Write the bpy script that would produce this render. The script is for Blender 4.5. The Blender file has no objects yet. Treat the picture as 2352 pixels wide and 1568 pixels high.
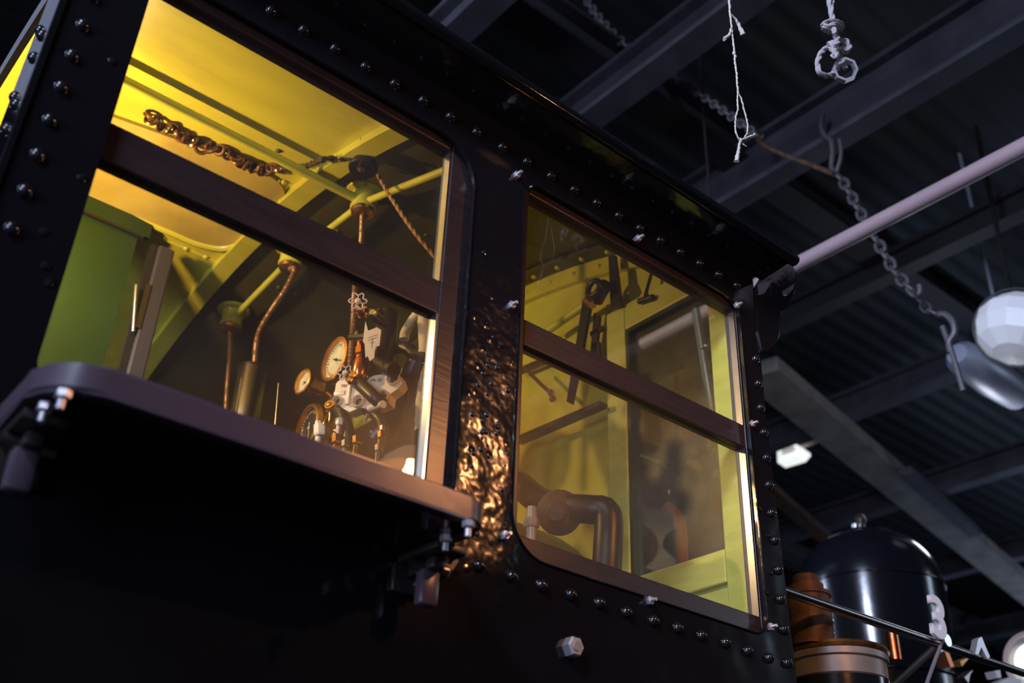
import bpy, bmesh, math, random
from mathutils import Vector, Matrix, noise
random.seed(7)
S = bpy.context.scene
COL = S.collection
PI = math.pi

# ------------------------------------------------------------------ camera, light, exposure
CAM = Vector((0, -1.4, 1.6))
AX = Vector((0.76674175, 0.35686075, 0.53362673))     # world X in camera terms (right, down, forward)
AY = Vector((-0.6409226, 0.37840352, 0.66785402))
AZ = Vector((0.03640466, -0.854085, 0.5188579))
FPX, PX, PY = 2448.85, 1176.0, 784.0
cam_d = bpy.data.cameras.new('camera'); cam = bpy.data.objects.new('camera', cam_d); COL.objects.link(cam)
right = Vector((AX[0], AY[0], AZ[0])); up = -Vector((AX[1], AY[1], AZ[1])); back = -Vector((AX[2], AY[2], AZ[2]))
mw = Matrix((right, up, back)).transposed().to_4x4(); mw.translation = CAM
cam.matrix_world = mw
cam_d.sensor_width = 36.0; cam_d.lens = FPX / 2352 * 36.0
cam_d.clip_start = .01; cam_d.clip_end = 100
cam_d.dof.use_dof = True; cam_d.dof.focus_distance = 2.4; cam_d.dof.aperture_fstop = 2.8
S.camera = cam

S.view_settings.view_transform = 'Standard'
S.view_settings.look = 'None'
S.view_settings.gamma = 1.0
S.view_settings.exposure = 0.0
S.view_settings.use_curve_mapping = False
S.cycles.max_bounces = 10
S.cycles.transparent_max_bounces = 16
S.cycles.sample_clamp_indirect = 6.0
S.cycles.use_denoising = True

W = bpy.data.worlds.new('world'); S.world = W; W.use_nodes = True
W.node_tree.nodes['Background'].inputs[0].default_value = (.25, .32, .5, 1)
W.node_tree.nodes['Background'].inputs[1].default_value = .02

def area(name, loc, target, size, power, col, size_y=None, spread=180):
    l = bpy.data.lights.new(name, 'AREA'); l.energy = power; l.color = col; l.size = size
    if size_y: l.shape = 'RECTANGLE'; l.size_y = size_y
    l.spread = math.radians(spread)
    o = bpy.data.objects.new(name, l); COL.objects.link(o); o.location = loc
    o.rotation_euler = (Vector(target) - Vector(loc)).to_track_quat('-Z', 'Y').to_euler()
    return o
def point(name, loc, power, col, r=.03):
    l = bpy.data.lights.new(name, 'POINT'); l.energy = power; l.color = col; l.shadow_soft_size = r
    o = bpy.data.objects.new(name, l); COL.objects.link(o); o.location = loc
    return o
# daylight through the open shed door behind and to the left of the engine
area('door_daylight', (-4.6, -1.75, 2.5), (1.0, -.2, 2.6), 1.5, 250, (.62, .7, 1.0), 1.9)
# weak unseen cool light further forward on the camera's side
area('front_cool_light', (8.5, -3.4, 4.6), (3.6, 1, 3.0), 1.0, 40, (.62, .78, 1.0), 1.6)
# unseen upward fill added to lift the roof steel at the far end
area('far_roof_fill', (11.0, 2.0, 3.2), (9.0, 2.5, 6.0), 2.0, 50, (.5, .66, 1.0), 3.0)
area('roof_fill', (-1.5, -4.6, 1.2), (3.0, 0, 5.0), 1.5, 12, (.7, .68, 1.0), 1.5)  # unseen fill aimed up at the roof steel
area('dome_highlight', (-2.3, -1.86, 4.9), (4.0, .9, 2.9), .8, 50, (.62, .72, 1.0), .9, spread=70)  # added to put a cool highlight on the dome, no window behind it
area('far_dome_highlight', (-1.3, 5.6, 4.9), (4.0, 1.1, 2.9), .5, 26, (.62, .72, 1.0), .9, spread=70)  # added for a second dome highlight, from the far side
area('rear_angle_fill', (-.35, 3.3, 5.9), (0, 3.3, 0), 1.6, 3, (.55, .65, 1.0), 1.6)  # added unseen, gives the rear corner angle its blue reflection
point('shed_globe_light', (5.2, 1.0, 4.0), 9, (.85, .88, 1), .15)
WARM = (1.0, .66, .30)
CABLAMP = (.375, 1.12, 3.31)
point('cab_bulb_light', CABLAMP, 29, WARM, .022)
OUTLAMP = (1.60, -1.0, 2.90)
point('pendant_bulb_light', (OUTLAMP[0], OUTLAMP[1], OUTLAMP[2] - .03), 32, (1.0, .38, .13), .02)

# ------------------------------------------------------------------ helpers
def ray(u, v):
    a, b = (u - PX) / FPX, (v - PY) / FPX
    return Vector((AX[0]*a + AX[1]*b + AX[2], AY[0]*a + AY[1]*b + AY[2], AZ[0]*a + AZ[1]*b + AZ[2]))
def at(u, v, x=None, y=None, z=None):
    """where the sight line through a photo pixel meets a plane x=, y= or z= of the place"""
    d = ray(u, v)
    if x is not None: t = (x - CAM.x) / d.x
    elif y is not None: t = (y - CAM.y) / d.y
    else: t = (z - CAM.z) / d.z
    return CAM + d * t

def mat(name, col, rough=.5, metal=0, bump=None, coat=0, emis=None, es=1, var=None, spec=.5):
    m = bpy.data.materials.new(name); m.use_nodes = True
    nt = m.node_tree; b = nt.nodes['Principled BSDF']
    b.inputs['Base Color'].default_value = (*col, 1); b.inputs['Roughness'].default_value = rough
    b.inputs['Metallic'].default_value = metal; b.inputs['Coat Weight'].default_value = coat
    b.inputs['Coat Roughness'].default_value = .3
    b.inputs['Specular IOR Level'].default_value = spec
    if emis:
        b.inputs['Emission Color'].default_value = (*emis, 1); b.inputs['Emission Strength'].default_value = es
    tc = nt.nodes.new('ShaderNodeTexCoord')
    if var:   # (scale, amount, stretch)
        mp = nt.nodes.new('ShaderNodeMapping'); mp.inputs['Scale'].default_value = var[2]
        nz = nt.nodes.new('ShaderNodeTexNoise'); nz.inputs['Scale'].default_value = var[0]; nz.inputs['Detail'].default_value = 6
        rp = nt.nodes.new('ShaderNodeMapRange'); rp.inputs[1].default_value = .3; rp.inputs[2].default_value = .7
        rp.inputs[3].default_value = 1 - var[1]; rp.inputs[4].default_value = 1 + var[1]
        mx = nt.nodes.new('ShaderNodeVectorMath'); mx.operation = 'SCALE'; mx.inputs[0].default_value = col
        nt.links.new(tc.outputs['Object'], mp.inputs[0]); nt.links.new(mp.outputs[0], nz.inputs[0])
        nt.links.new(nz.outputs[0], rp.inputs[0]); nt.links.new(rp.outputs[0], mx.inputs['Scale'])
        nt.links.new(mx.outputs[0], b.inputs['Base Color'])
    if bump:  # (scale, strength, distance, stretch)
        mp = nt.nodes.new('ShaderNodeMapping'); mp.inputs['Scale'].default_value = bump[3]
        nz = nt.nodes.new('ShaderNodeTexNoise'); nz.inputs['Scale'].default_value = bump[0]; nz.inputs['Detail'].default_value = 4
        bp = nt.nodes.new('ShaderNodeBump'); bp.inputs['Strength'].default_value = bump[1]; bp.inputs['Distance'].default_value = bump[2]
        nt.links.new(tc.outputs['Object'], mp.inputs[0]); nt.links.new(mp.outputs[0], nz.inputs[0])
        nt.links.new(nz.outputs[0], bp.inputs['Height']); nt.links.new(bp.outputs[0], b.inputs['Normal'])
    return m
U = (1, 1, 1)
M = {}
M['black'] = mat('gloss_black_paint', (.005, .005, .0065), .1, 0, (9, .25, .01, U), .0)
M['black_dome'] = mat('gloss_black_dome', (.006, .007, .011), .17, 0, (7, .12, .01, U))
M['rivet'] = mat('black_rivet', (.008, .008, .01), .1, 0)
M['sash'] = mat('brown_sash_paint', (.019, .0125, .013), .36, 0, (14, .10, .004, (1, 6, 9)), 0, var=(9, .2, (1, 5, 8)))
M['arm'] = mat('worn_arm_rest_paint', (.06, .044, .058), .3, 0, (20, .12, .004, U))
M['paint'] = mat('yellow_green_cab_paint', (.60, .545, .045), .34, 0, (4, .25, .01, (.4, 3, 3)), .6, var=(3.2, .16, (.8, 2.6, 2.6)))
M['patch'] = mat('tan_hatch_paint', (.46, .34, .07), .42, 0, (6, .3, .01, U), 0, var=(5, .25, U))
M['post'] = mat('pale_green_window_frame_paint', (.58, .56, .12), .38, 0, (10, .2, .004, (1, 1, 6)), 0, var=(8, .12, (1, 1, 4)))
M['shade_olive'] = mat('shade_dark_olive_paint', (.062, .054, .010), .5, 0, (5, .3, .01, U), 0, var=(4, .35, U))  # olive darkened so the colour carries the shade ahead of the rib
M['green'] = mat('green_locker_paint', (.012, .034, .007), .4, 0, None, 0, var=(3, .2, U))
M['brass'] = mat('brass', (.80, .40, .09), .24, 1)
M['brass_dull'] = mat('dull_brass', (.55, .27, .09), .38, 1, var=(30, .4, U))
M['steel'] = mat('steel', (.52, .5, .5), .28, 1)
M['steel_dark'] = mat('dark_steel', (.20, .18, .17), .3, 1)
M['steelbolt'] = mat('galvanised_bolt', (.55, .53, .56), .38, .8)
M['iron'] = mat('black_iron', (.013, .011, .010), .4, 0)
M['silver'] = mat('aluminium_paint', (.82, .68, .50), .4, .1, (60, .3, .002, U))
M['conduit'] = mat('rusty_flexible_conduit', (.36, .19, .07), .38, .7)
M['lagging'] = mat('white_pipe_lagging', (.72, .60, .36), .8, 0, (50, .6, .004, U))
M['dial'] = mat('aged_dial', (.62, .58, .36), .5, 0, var=(40, .18, U))
M['ink'] = mat('black_ink', (.02, .018, .015), .6)
M['paper'] = mat('brown_paper', (.72, .58, .42), .7, 0, (30, .5, .004, U))
M['copper'] = mat('copper', (.60, .2, .08), .3, 1)
M['rust'] = mat('rusty_brown_iron', (.09, .045, .025), .6, .3, (60, .5, .003, U), 0, var=(25, .5, U))
M['rope'] = mat('grey_rope', (.30, .27, .27), .85, 0, (160, .5, .003, U))
M['twine'] = mat('pale_twine', (.46, .40, .33), .85)
M['hemp'] = mat('brown_hemp', (.42, .20, .05), .8)
M['cloth'] = mat('tarry_wrapped_cable', (.07, .045, .02), .35, .2)
M['beam'] = mat('grey_roof_steel', (.056, .054, .066), .6, .1, (6, .3, .01, U), 0, var=(5, .3, U))
M['tanbeam'] = mat('tan_grey_tie', (.20, .175, .15), .6, .0, (6, .3, .01, U), 0, var=(5, .3, U))
M['darkbeam'] = mat('dark_roof_steel', (.03, .028, .03), .6, .1)
M['roofsheet'] = mat('dark_corrugated_sheet', (.009, .009, .011), .6, .0)
M['wall'] = mat('dark_shed_wall', (.03, .03, .034), .7, 0, None, 0, var=(2, .4, U))
M['floor'] = mat('dark_concrete', (.05, .05, .055), .6, 0, None, 0, var=(2, .3, U))
M['pinkpipe'] = mat('pink_grey_pipe', (.34, .24, .25), .4, 0)
M['chain'] = mat('dull_chain', (.09, .082, .088), .5, .4)
M['whiteplastic'] = mat('frosted_lamp_plastic', (.8, .8, .82), .3, 0, emis=(.86, .88, 1), es=.16)
M['lampwhite'] = mat('lit_white_lens', (.9, .9, .9), .3, emis=(.95, 1, .93), es=.9)
M['lampgrey'] = mat('lamp_reflector', (.30, .32, .40), .4, .2)
M['bulb'] = mat('lit_bulb', (1, .8, .5), .3, emis=(1, .72, .38), es=60)
M['enamel'] = mat('cream_enamel_shade', (.8, .62, .42), .3, emis=(1, .55, .28), es=2.0)
M['numwhite'] = mat('white_metal_number', (.62, .6, .62), .4, .2)
M['band'] = mat('worn_grey_band', (.20, .18, .16), .4, .1, var=(12, .3, U))
M['redpost'] = mat('dull_red_paint', (.35, .09, .04), .5)

nt_ = M['bulb'].node_tree; nt_.nodes.clear()      # clear glass bulb: glowing, and letting its own light out
o_ = nt_.nodes.new('ShaderNodeOutputMaterial'); a_ = nt_.nodes.new('ShaderNodeAddShader'); t_ = nt_.nodes.new('ShaderNodeBsdfTransparent'); e_ = nt_.nodes.new('ShaderNodeEmission')
e_.inputs[0].default_value = (1, .72, .38, 1); e_.inputs[1].default_value = 55
nt_.links.new(t_.outputs[0], a_.inputs[0]); nt_.links.new(e_.outputs[0], a_.inputs[1]); nt_.links.new(a_.outputs[0], o_.inputs[0])
def glass(name, dust, tint=(.97, .96, .9), seed=0, grow=0):
    m = bpy.data.materials.new(name); m.use_nodes = True; nt = m.node_tree; nt.nodes.clear()
    N = nt.nodes.new; L = nt.links.new
    out = N('ShaderNodeOutputMaterial'); tr = N('ShaderNodeBsdfTransparent'); tr.inputs[0].default_value = (*tint, 1)
    gl = N('ShaderNodeBsdfGlossy'); gl.inputs['Roughness'].default_value = .02; gl.inputs[0].default_value = (1, 1, 1, 1)
    fr = N('ShaderNodeFresnel'); fr.inputs[0].default_value = 1.45
    df = N('ShaderNodeBsdfDiffuse'); df.inputs[0].default_value = (.6, .62, .6, 1)
    gr = N('ShaderNodeBsdfGlossy'); gr.inputs['Roughness'].default_value = .38; gr.inputs[0].default_value = (.85, .85, .8, 1)
    ad = N('ShaderNodeMixShader'); ad.inputs[0].default_value = .6; L(df.outputs[0], ad.inputs[1]); L(gr.outputs[0], ad.inputs[2])
    tc = N('ShaderNodeTexCoord'); mp = N('ShaderNodeMapping'); mp.inputs['Location'].default_value = (seed, 0, seed)
    nz = N('ShaderNodeTexNoise'); nz.inputs['Scale'].default_value = 3.5; nz.inputs['Detail'].default_value = 8; nz.inputs['Roughness'].default_value = .6
    mr = N('ShaderNodeMapRange'); mr.inputs[1].default_value = .35; mr.inputs[2].default_value = .75
    mr.inputs[3].default_value = dust * .55; mr.inputs[4].default_value = dust * 1.6
    L(tc.outputs['Object'], mp.inputs[0]); L(mp.outputs[0], nz.inputs[0]); L(nz.outputs[0], mr.inputs[0])
    ge = N('ShaderNodeNewGeometry'); inv = N('ShaderNodeMath'); inv.operation = 'SUBTRACT'; inv.inputs[0].default_value = 1; L(ge.outputs['Backfacing'], inv.inputs[1])
    fm = N('ShaderNodeMath'); fm.operation = 'MULTIPLY'; L(fr.outputs[0], fm.inputs[0]); L(inv.outputs[0], fm.inputs[1])
    m1 = N('ShaderNodeMixShader'); L(fm.outputs[0], m1.inputs[0]); L(tr.outputs[0], m1.inputs[1]); L(gl.outputs[0], m1.inputs[2])
    m2 = N('ShaderNodeMixShader'); L(mr.outputs[0], m2.inputs[0]); L(m1.outputs[0], m2.inputs[1]); L(ad.outputs[0], m2.inputs[2])
    L(m2.outputs[0], out.inputs[0])
    return m
M['glass_rear'] = glass('cab_glass', .022)
M['glass_upper'] = glass('cab_glass_upper', .018, seed=5)
M['glass_front'] = glass('dusty_cab_glass', .038, seed=3)
M['glass_bulkhead'] = glass('dusty_front_glass', .07, (.9, .86, .7), seed=7)

# black side sheet with blistered, lumpy paint on the pillar between the two windows
def side_material():
    m = mat('gloss_black_side_sheet', (.005, .005, .0065), .12)
    nt = m.node_tree; N = nt.nodes.new; L = nt.links.new; b = nt.nodes['Principled BSDF']
    tc = N('ShaderNodeTexCoord'); sp = N('ShaderNodeSeparateXYZ'); L(tc.outputs['Object'], sp.inputs[0])
    def ramp(sock, a, bb, c, d):
        r1 = N('ShaderNodeMapRange'); r1.interpolation_type = 'SMOOTHSTEP'; r1.inputs[1].default_value = a; r1.inputs[2].default_value = bb; L(sock, r1.inputs[0])
        r2 = N('ShaderNodeMapRange'); r2.interpolation_type = 'SMOOTHSTEP'; r2.inputs[1].default_value = c; r2.inputs[2].default_value = d; r2.inputs[3].default_value = 1; r2.inputs[4].default_value = 0; L(sock, r2.inputs[0])
        mu = N('ShaderNodeMath'); mu.operation = 'MULTIPLY'; L(r1.outputs[0], mu.inputs[0]); L(r2.outputs[0], mu.inputs[1]); return mu.outputs[0]
    mxm = ramp(sp.outputs[0], .96, 1.03, 1.12, 1.2); mzm = ramp(sp.outputs[2], 2.1, 2.3, 2.75, 3.05)
    mm = N('ShaderNodeMath'); mm.operation = 'MULTIPLY'; L(mxm, mm.inputs[0]); L(mzm, mm.inputs[1])
    n1 = N('ShaderNodeTexNoise'); n1.inputs['Scale'].default_value = 11; n1.inputs['Detail'].default_value = 3
    v1 = N('ShaderNodeTexVoronoi'); v1.inputs['Scale'].default_value = 24
    n0 = N('ShaderNodeTexNoise'); n0.inputs['Scale'].default_value = 5; n0.inputs['Detail'].default_value = 2
    for q in (n1, v1, n0): L(tc.outputs['Object'], q.inputs['Vector'])
    iv = N('ShaderNodeMapRange'); iv.inputs[1].default_value = 0; iv.inputs[2].default_value = .22; iv.inputs[3].default_value = .22; iv.inputs[4].default_value = 0; L(v1.outputs[0], iv.inputs[0])
    a1 = N('ShaderNodeMath'); a1.operation = 'ADD'; L(n1.outputs[0], a1.inputs[0]); L(iv.outputs[0], a1.inputs[1])
    m1 = N('ShaderNodeMath'); m1.operation = 'MULTIPLY'; L(a1.outputs[0], m1.inputs[0]); L(mm.outputs[0], m1.inputs[1])
    b1 = N('ShaderNodeBump'); b1.inputs['Strength'].default_value = .6; b1.inputs['Distance'].default_value = .022; L(m1.outputs[0], b1.inputs['Height'])
    b0 = N('ShaderNodeBump'); b0.inputs['Strength'].default_value = .35; b0.inputs['Distance'].default_value = .02; L(n0.outputs[0], b0.inputs['Height']); L(b0.outputs[0], b1.inputs['Normal'])
    L(b1.outputs[0], b.inputs['Normal'])
    rr = N('ShaderNodeMapRange'); rr.inputs[3].default_value = .12; rr.inputs[4].default_value = .22; L(mm.outputs[0], rr.inputs[0]); L(rr.outputs[0], b.inputs['Roughness'])
    return m
M['side'] = side_material()

def obj(name, bm, m, parent=None, smooth=False, label=None, off=None):
    bmesh.ops.recalc_face_normals(bm, faces=bm.faces)
    me = bpy.data.meshes.new(name); bm.to_mesh(me); bm.free()
    if smooth:
        for p in me.polygons: p.use_smooth = True
        try: me.set_sharp_from_angle(angle=math.radians(38))
        except Exception: pass
    me.materials.append(M[m] if isinstance(m, str) else m)
    o = bpy.data.objects.new(name, me); COL.objects.link(o)
    if parent is not None:
        o.parent = parent
        if parent.type == 'EMPTY': o.location = -parent.location
    if label: o['label'] = label
    return o
def tag(o, label, cat, group=None):
    o['label'] = label; o['category'] = cat
    if group: o['group'] = group
    return o
def thing(name, loc, label, cat, group=None):
    o = bpy.data.objects.new(name, None); COL.objects.link(o); o.location = loc; o.empty_display_size = .1
    return tag(o, label, cat, group)
def struct(o): o['kind'] = 'structure'; return o
def B(): return bmesh.new()
def box(bm, x0, x1, y0, y1, z0, z1, bev=0, mtx=None):
    r = bmesh.ops.create_cube(bm, size=1)
    T = Matrix.Translation(((x0+x1)/2, (y0+y1)/2, (z0+z1)/2)) @ Matrix.Diagonal((abs(x1-x0), abs(y1-y0), abs(z1-z0), 1))
    if mtx is not None: T = mtx @ T
    bmesh.ops.transform(bm, matrix=T, verts=r['verts'])
    if bev:
        es = {e for v in r['verts'] for e in v.link_edges}
        bmesh.ops.bevel(bm, geom=list(es), offset=bev, segments=2, affect='EDGES', profile=.5)
    return bm
def frame_of(d):
    d = d.normalized(); u = d.cross(Vector((0, 0, 1)))
    if u.length < 1e-3: u = d.cross(Vector((1, 0, 0)))
    u.normalize(); return u, d.cross(u).normalized()
def lathe(bm, o, axis, prof, n=32):
    o = Vector(o); axis = Vector(axis).normalized(); u, w = frame_of(axis); rings = []
    for r, h in prof:
        if r < 1e-6: rings.append([bm.verts.new(o + axis*h)])
        else: rings.append([bm.verts.new(o + axis*h + (u*math.cos(2*PI*i/n) + w*math.sin(2*PI*i/n))*r) for i in range(n)])
    for a, b in zip(rings, rings[1:]):
        for i in range(n):
            j = (i+1) % n
            if len(a) == 1 and len(b) == 1: break
            if len(a) == 1: bm.faces.new((a[0], b[i], b[j]))
            elif len(b) == 1: bm.faces.new((a[i], a[j], b[0]))
            else: bm.faces.new((a[i], a[j], b[j], b[i]))
    return bm
def cyl(bm, p0, p1, r0, r1=None, n=20):
    p0, p1 = Vector(p0), Vector(p1); h = (p1-p0).length; r1 = r0 if r1 is None else r1
    return lathe(bm, p0, p1-p0, [(0, 0), (r0, 0), (r1, h), (0, h)], n)
def tube(bm, pts, r, n=10, closed=False, rf=None, lobes=0, pitch=.03, amp=.25, caps=True):
    """tube along points; lobes>0 makes a twisted rope section"""
    pts = [Vector(p) for p in pts]; N = len(pts); rings = []; s = 0; u = None
    for i, p in enumerate(pts):
        if closed: d = pts[(i+1) % N] - pts[i-1]
        else: d = pts[min(i+1, N-1)] - pts[max(i-1, 0)]
        d.normalize()
        if u is None: u, w = frame_of(d)
        else:
            u = (u - d*u.dot(d)).normalized(); w = d.cross(u)
        if i: s += (p - pts[i-1]).length
        rr = rf(i, s) if rf else r
        ring = []
        for k in range(n):
            a = 2*PI*k/n
            q = rr * (1 + amp*math.cos(lobes*a - 2*PI*s/pitch)) if lobes else rr
            ring.append(bm.verts.new(p + (u*math.cos(a) + w*math.sin(a))*q))
        rings.append(ring)
    for i in range(N if closed else N-1):
        a, b = rings[i], rings[(i+1) % N]
        for k in range(n):
            j = (k+1) % n; bm.faces.new((a[k], a[j], b[j], b[k]))
    if not closed and caps:
        bm.faces.new(rings[0][::-1]); bm.faces.new(rings[-1])
    return bm
def smoothpath(pts, step=.01):
    pts = [Vector(p) for p in pts]; out = []
    P = [pts[0]*2-pts[1]] + pts + [pts[-1]*2-pts[-2]]
    for i in range(1, len(P)-2):
        p0, p1, p2, p3 = P[i-1:i+3]; n = max(2, int((p2-p1).length/step))
        for k in range(n):
            t = k/n
            out.append(.5*((2*p1) + (-p0+p2)*t + (2*p0-5*p1+4*p2-p3)*t*t + (-p0+3*p1-3*p2+p3)*t**3))
    out.append(pts[-1]); return out
def prism(bm, poly, axis, d0, d1):
    """poly of Vectors in a plane; extruded along axis from d0 to d1"""
    axis = Vector(axis); a = [bm.verts.new(Vector(p)+axis*d0) for p in poly]; b = [bm.verts.new(Vector(p)+axis*d1) for p in poly]
    n = len(poly); bm.faces.new(a); bm.faces.new(b[::-1])
    for i in range(n): bm.faces.new((a[i], a[(i+1) % n], b[(i+1) % n], b[i]))
    return bm
def rrect(x0, x1, z0, z1, r, seg=10):
    """r = radii at bl, br, tr, tl"""
    out = []
    for (cx, cz, rr, a0) in ((x0+r[0], z0+r[0], r[0], PI), (x1-r[1], z0+r[1], r[1], 1.5*PI), (x1-r[2], z1-r[2], r[2], 0), (x0+r[3], z1-r[3], r[3], .5*PI)):
        for k in range(seg+1):
            a = a0 + .5*PI*k/seg
            out.append((cx+rr*math.cos(a), cz+rr*math.sin(a)))
    return out
def sheet_with_holes(bm, outer, holes, y0, y1):
    es = []
    for loop in [outer]+holes:
        vs = [bm.verts.new((x, y0, z)) for x, z in loop]
        es += [bm.edges.new((vs[i], vs[(i+1) % len(vs)])) for i in range(len(vs))]
    r = bmesh.ops.triangle_fill(bm, use_beauty=True, use_dissolve=False, edges=es)
    fs = [g for g in r['geom'] if isinstance(g, bmesh.types.BMFace)]
    e = bmesh.ops.extrude_face_region(bm, geom=fs)
    bmesh.ops.translate(bm, verts=[g for g in e['geom'] if isinstance(g, bmesh.types.BMVert)], vec=(0, y1-y0, 0))
    return bm
def torus(bm, c, axis, R, r, n=28, m=10, sx=1, sy=1, u=None):
    axis = Vector(axis).normalized(); uu, ww = frame_of(axis)
    if u is not None: uu = Vector(u).normalized(); ww = axis.cross(uu)
    pts = [Vector(c) + uu*math.cos(2*PI*i/n)*R*sx + ww*math.sin(2*PI*i/n)*R*sy for i in range(n)]
    return tube(bm, pts, r, m, closed=True)
def hexnut(bm, p0, axis, R, h):
    return lathe(bm, p0, axis, [(0, 0), (R, 0), (R, h*.85), (R*.86, h), (0, h)], 6)
def each(name, build, spots, m, parent):
    first = None
    for (p, ax) in spots:
        if first is None:
            b = B(); build(b); first = obj(name, b, m, parent, True); o = first
        else:
            o = first.copy(); COL.objects.link(o); o.parent = parent
        o.matrix_parent_inverse = Matrix.Identity(4)
        o.matrix_basis = Matrix.Translation(p) @ Vector(ax).to_track_quat('Z', 'Y').to_matrix().to_4x4()
def copyobj(o, loc, parent):
    c = o.copy(); COL.objects.link(c); c.parent = parent; c.location = loc; return c

# ------------------------------------------------------------------ the shed
fl = B(); box(fl, -7, 15, -7, 9, -.1, 0); struct(obj('floor', fl, 'floor'))
for nm, a in (('wall_left', (-7.1, -7, -7, 9, 0, 6.2)), ('wall_front', (15, 15.1, -7, 9, 0, 6.2)), ('wall_right', (-7, 15, -7.1, -7, 0, 6.2)), ('wall_back', (-7, 15, 9, 9.1, 0, 6.2))):
    b_ = B(); box(b_, *a); struct(obj(nm, b_, 'wall'))
ce = B()       # corrugated roof sheet, ridges along X
rows = []
ny = 640
for i in range(ny+1):
    y = -7 + 16*i/ny; z = 6.0 + .004*math.sin(y*2*PI/.15)
    rows.append((ce.verts.new((-7, y, z)), ce.verts.new((15, y, z))))
for a, b in zip(rows, rows[1:]): ce.faces.new((a[0], a[1], b[1], b[0]))
struct(obj('ceiling', ce, 'roofsheet', smooth=True))
ti = [0]
def trim(bm, m='beam'):
    ti[0] += 1; return struct(obj('trim_%d' % ti[0], bm, m))
def ibeam_y(x, z, w=.2, h=.26, y0=-7, y1=9, m='beam'):
    bm = B(); box(bm, x-w/2, x+w/2, y0, y1, z, z+.03); box(bm, x-w/2, x+w/2, y0, y1, z+h-.03, z+h); box(bm, x-.012, x+.012, y0, y1, z+.03, z+h-.03)
    return trim(bm, m)
def ibeam_x(y, z, w=.16, h=.2, x0=-7, x1=15, m='darkbeam'):
    bm = B(); box(bm, x0, x1, y-w/2, y+w/2, z, z+.02); box(bm, x0, x1, y-w/2, y+w/2, z+h-.02, z+h); box(bm, x0, x1, y-.01, y+.01, z+.02, z+h-.02)
    return trim(bm, m)
ibeam_y(1.75, 5.0, .13, .2)
ibeam_y(2.52, 5.0, .13, .2)
ibeam_y(3.46, 5.0, .12, .30)
ibeam_y(4.72, 5.1, .1, .16, m='darkbeam')
ibeam_y(6.0, 5.1, .12, .2)
ibeam_y(7.6, 5.1, .12, .2)
ibeam_y(9.4, 5.1, .12, .2)
ibeam_y(11.5, 5.1, .14, .2)
ibeam_x(1.15, 5.22, .16, .2)
ibeam_x(-1.9, 5.22, .16, .2)
ibeam_x(4.6, 5.22, .16, .2)
# diagonal tie between the beams
def bar(p0, p1, w, h):
    p0, p1 = Vector(p0), Vector(p1); d = (p1-p0).normalized(); s = d.cross(Vector((0, 0, 1))).normalized(); bm = B()
    poly = [p0+s*w/2, p1+s*w/2, p1-s*w/2, p0-s*w/2]
    return prism(bm, poly, (0, 0, 1), 0, h)
trim(bar(at(1745, 862, z=5.0), at(2420, 1415, z=5.0), .26, .10), 'tanbeam')
trim(bar(at(1700, 1075, z=4.95), at(1900, 1245, z=4.95), .12, .06), 'rust')
trim(bar(at(2080, 1090, z=4.95), at(2240, 1230, z=4.95), .10, .06), 'beam')

# ------------------------------------------------------------------ the locomotive
LOC = thing('steam_locomotive', (2.2, 1.1, 0), 'glossy black steam locomotive with a riveted yellow-green lined cab, standing in the dark shed', 'locomotive')
def part(name, bm, m, parent=None, smooth=False, label=None): return obj(name, bm, m, LOC if parent is None else parent, smooth, label)
W1 = (.29, 1.003, 2.285, 3.108); W2 = (1.135, 1.848, 2.258, 3.11)
h1 = rrect(*W1, (.03, .03, .10, .03)); h2 = rrect(*W2, (.085, .045, .05, .05))
outer = [(.172, 1.1), (1.932, 1.1), (1.932, 2.2), (1.917, 2.8), (1.917, 3.3), (.172, 3.3)]
side = part('cab_side_sheet', sheet_with_holes(B(), outer, [h1, h2], 0, .008), 'side', label='glossy black riveted side sheet, paint lumpy between the windows')
part('window_beading', tube(B(), [(x, -.001, z) for x, z in h1[11:34]], .0022, 6), 'black', side, True)
for h in (h2,):      # half-round beading round each opening
    part('window_beading', tube(B(), [(x, -.001, z) for x, z in h], .0022, 6, closed=True), 'black', side, True)

# rivets
riv = B(); lathe(riv, (0, 0, 0), (0, -1, 0), [(.0115, 0), (.0112, .003), (.0095, .0068), (.0065, .0098), (.003, .0113), (0, .0117)], 18)
riv0 = obj('rivet', riv, 'rivet', LOC, True)
spots = [(.205, 2.902-.0683*k) for k in range(-3, 7)]
spots += [(.573+.0707*k, 3.160) for k in range(-2, 19)]
lower = [(258, 1033), (372, 1070), (479, 1103), (581, 1137), (680, 1167), (769, 1198), (858, 1225), (1100, 1300), (1175, 1324), (1243, 1345), (1311, 1366), (1376, 1385), (1438, 1406), (1500, 1426), (1556, 1442), (1611, 1460), (1666, 1476), (1717, 1495), (1766, 1511)]
for u, v in lower:
    p = at(u, v, y=0); spots.append((p.x, p.z))
for u, v in [(1742, 829), (1748, 885), (1754, 940), (1761, 997), (1767, 1055), (1773, 1117), (1779, 1181), (1787, 1244), (1795, 1312), (1800, 1379), (1808, 1449), (1816, 1525)]:
    p = at(u, v, y=0); spots.append((p.x-.012, p.z))
spots = [s for s in spots]
for i, (x, z) in enumerate(spots):
    o = riv0 if i == 0 else riv0.copy()
    if i: COL.objects.link(o)
    o.parent = LOC; o.location = Vector((x, 0, z)) - LOC.location
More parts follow.
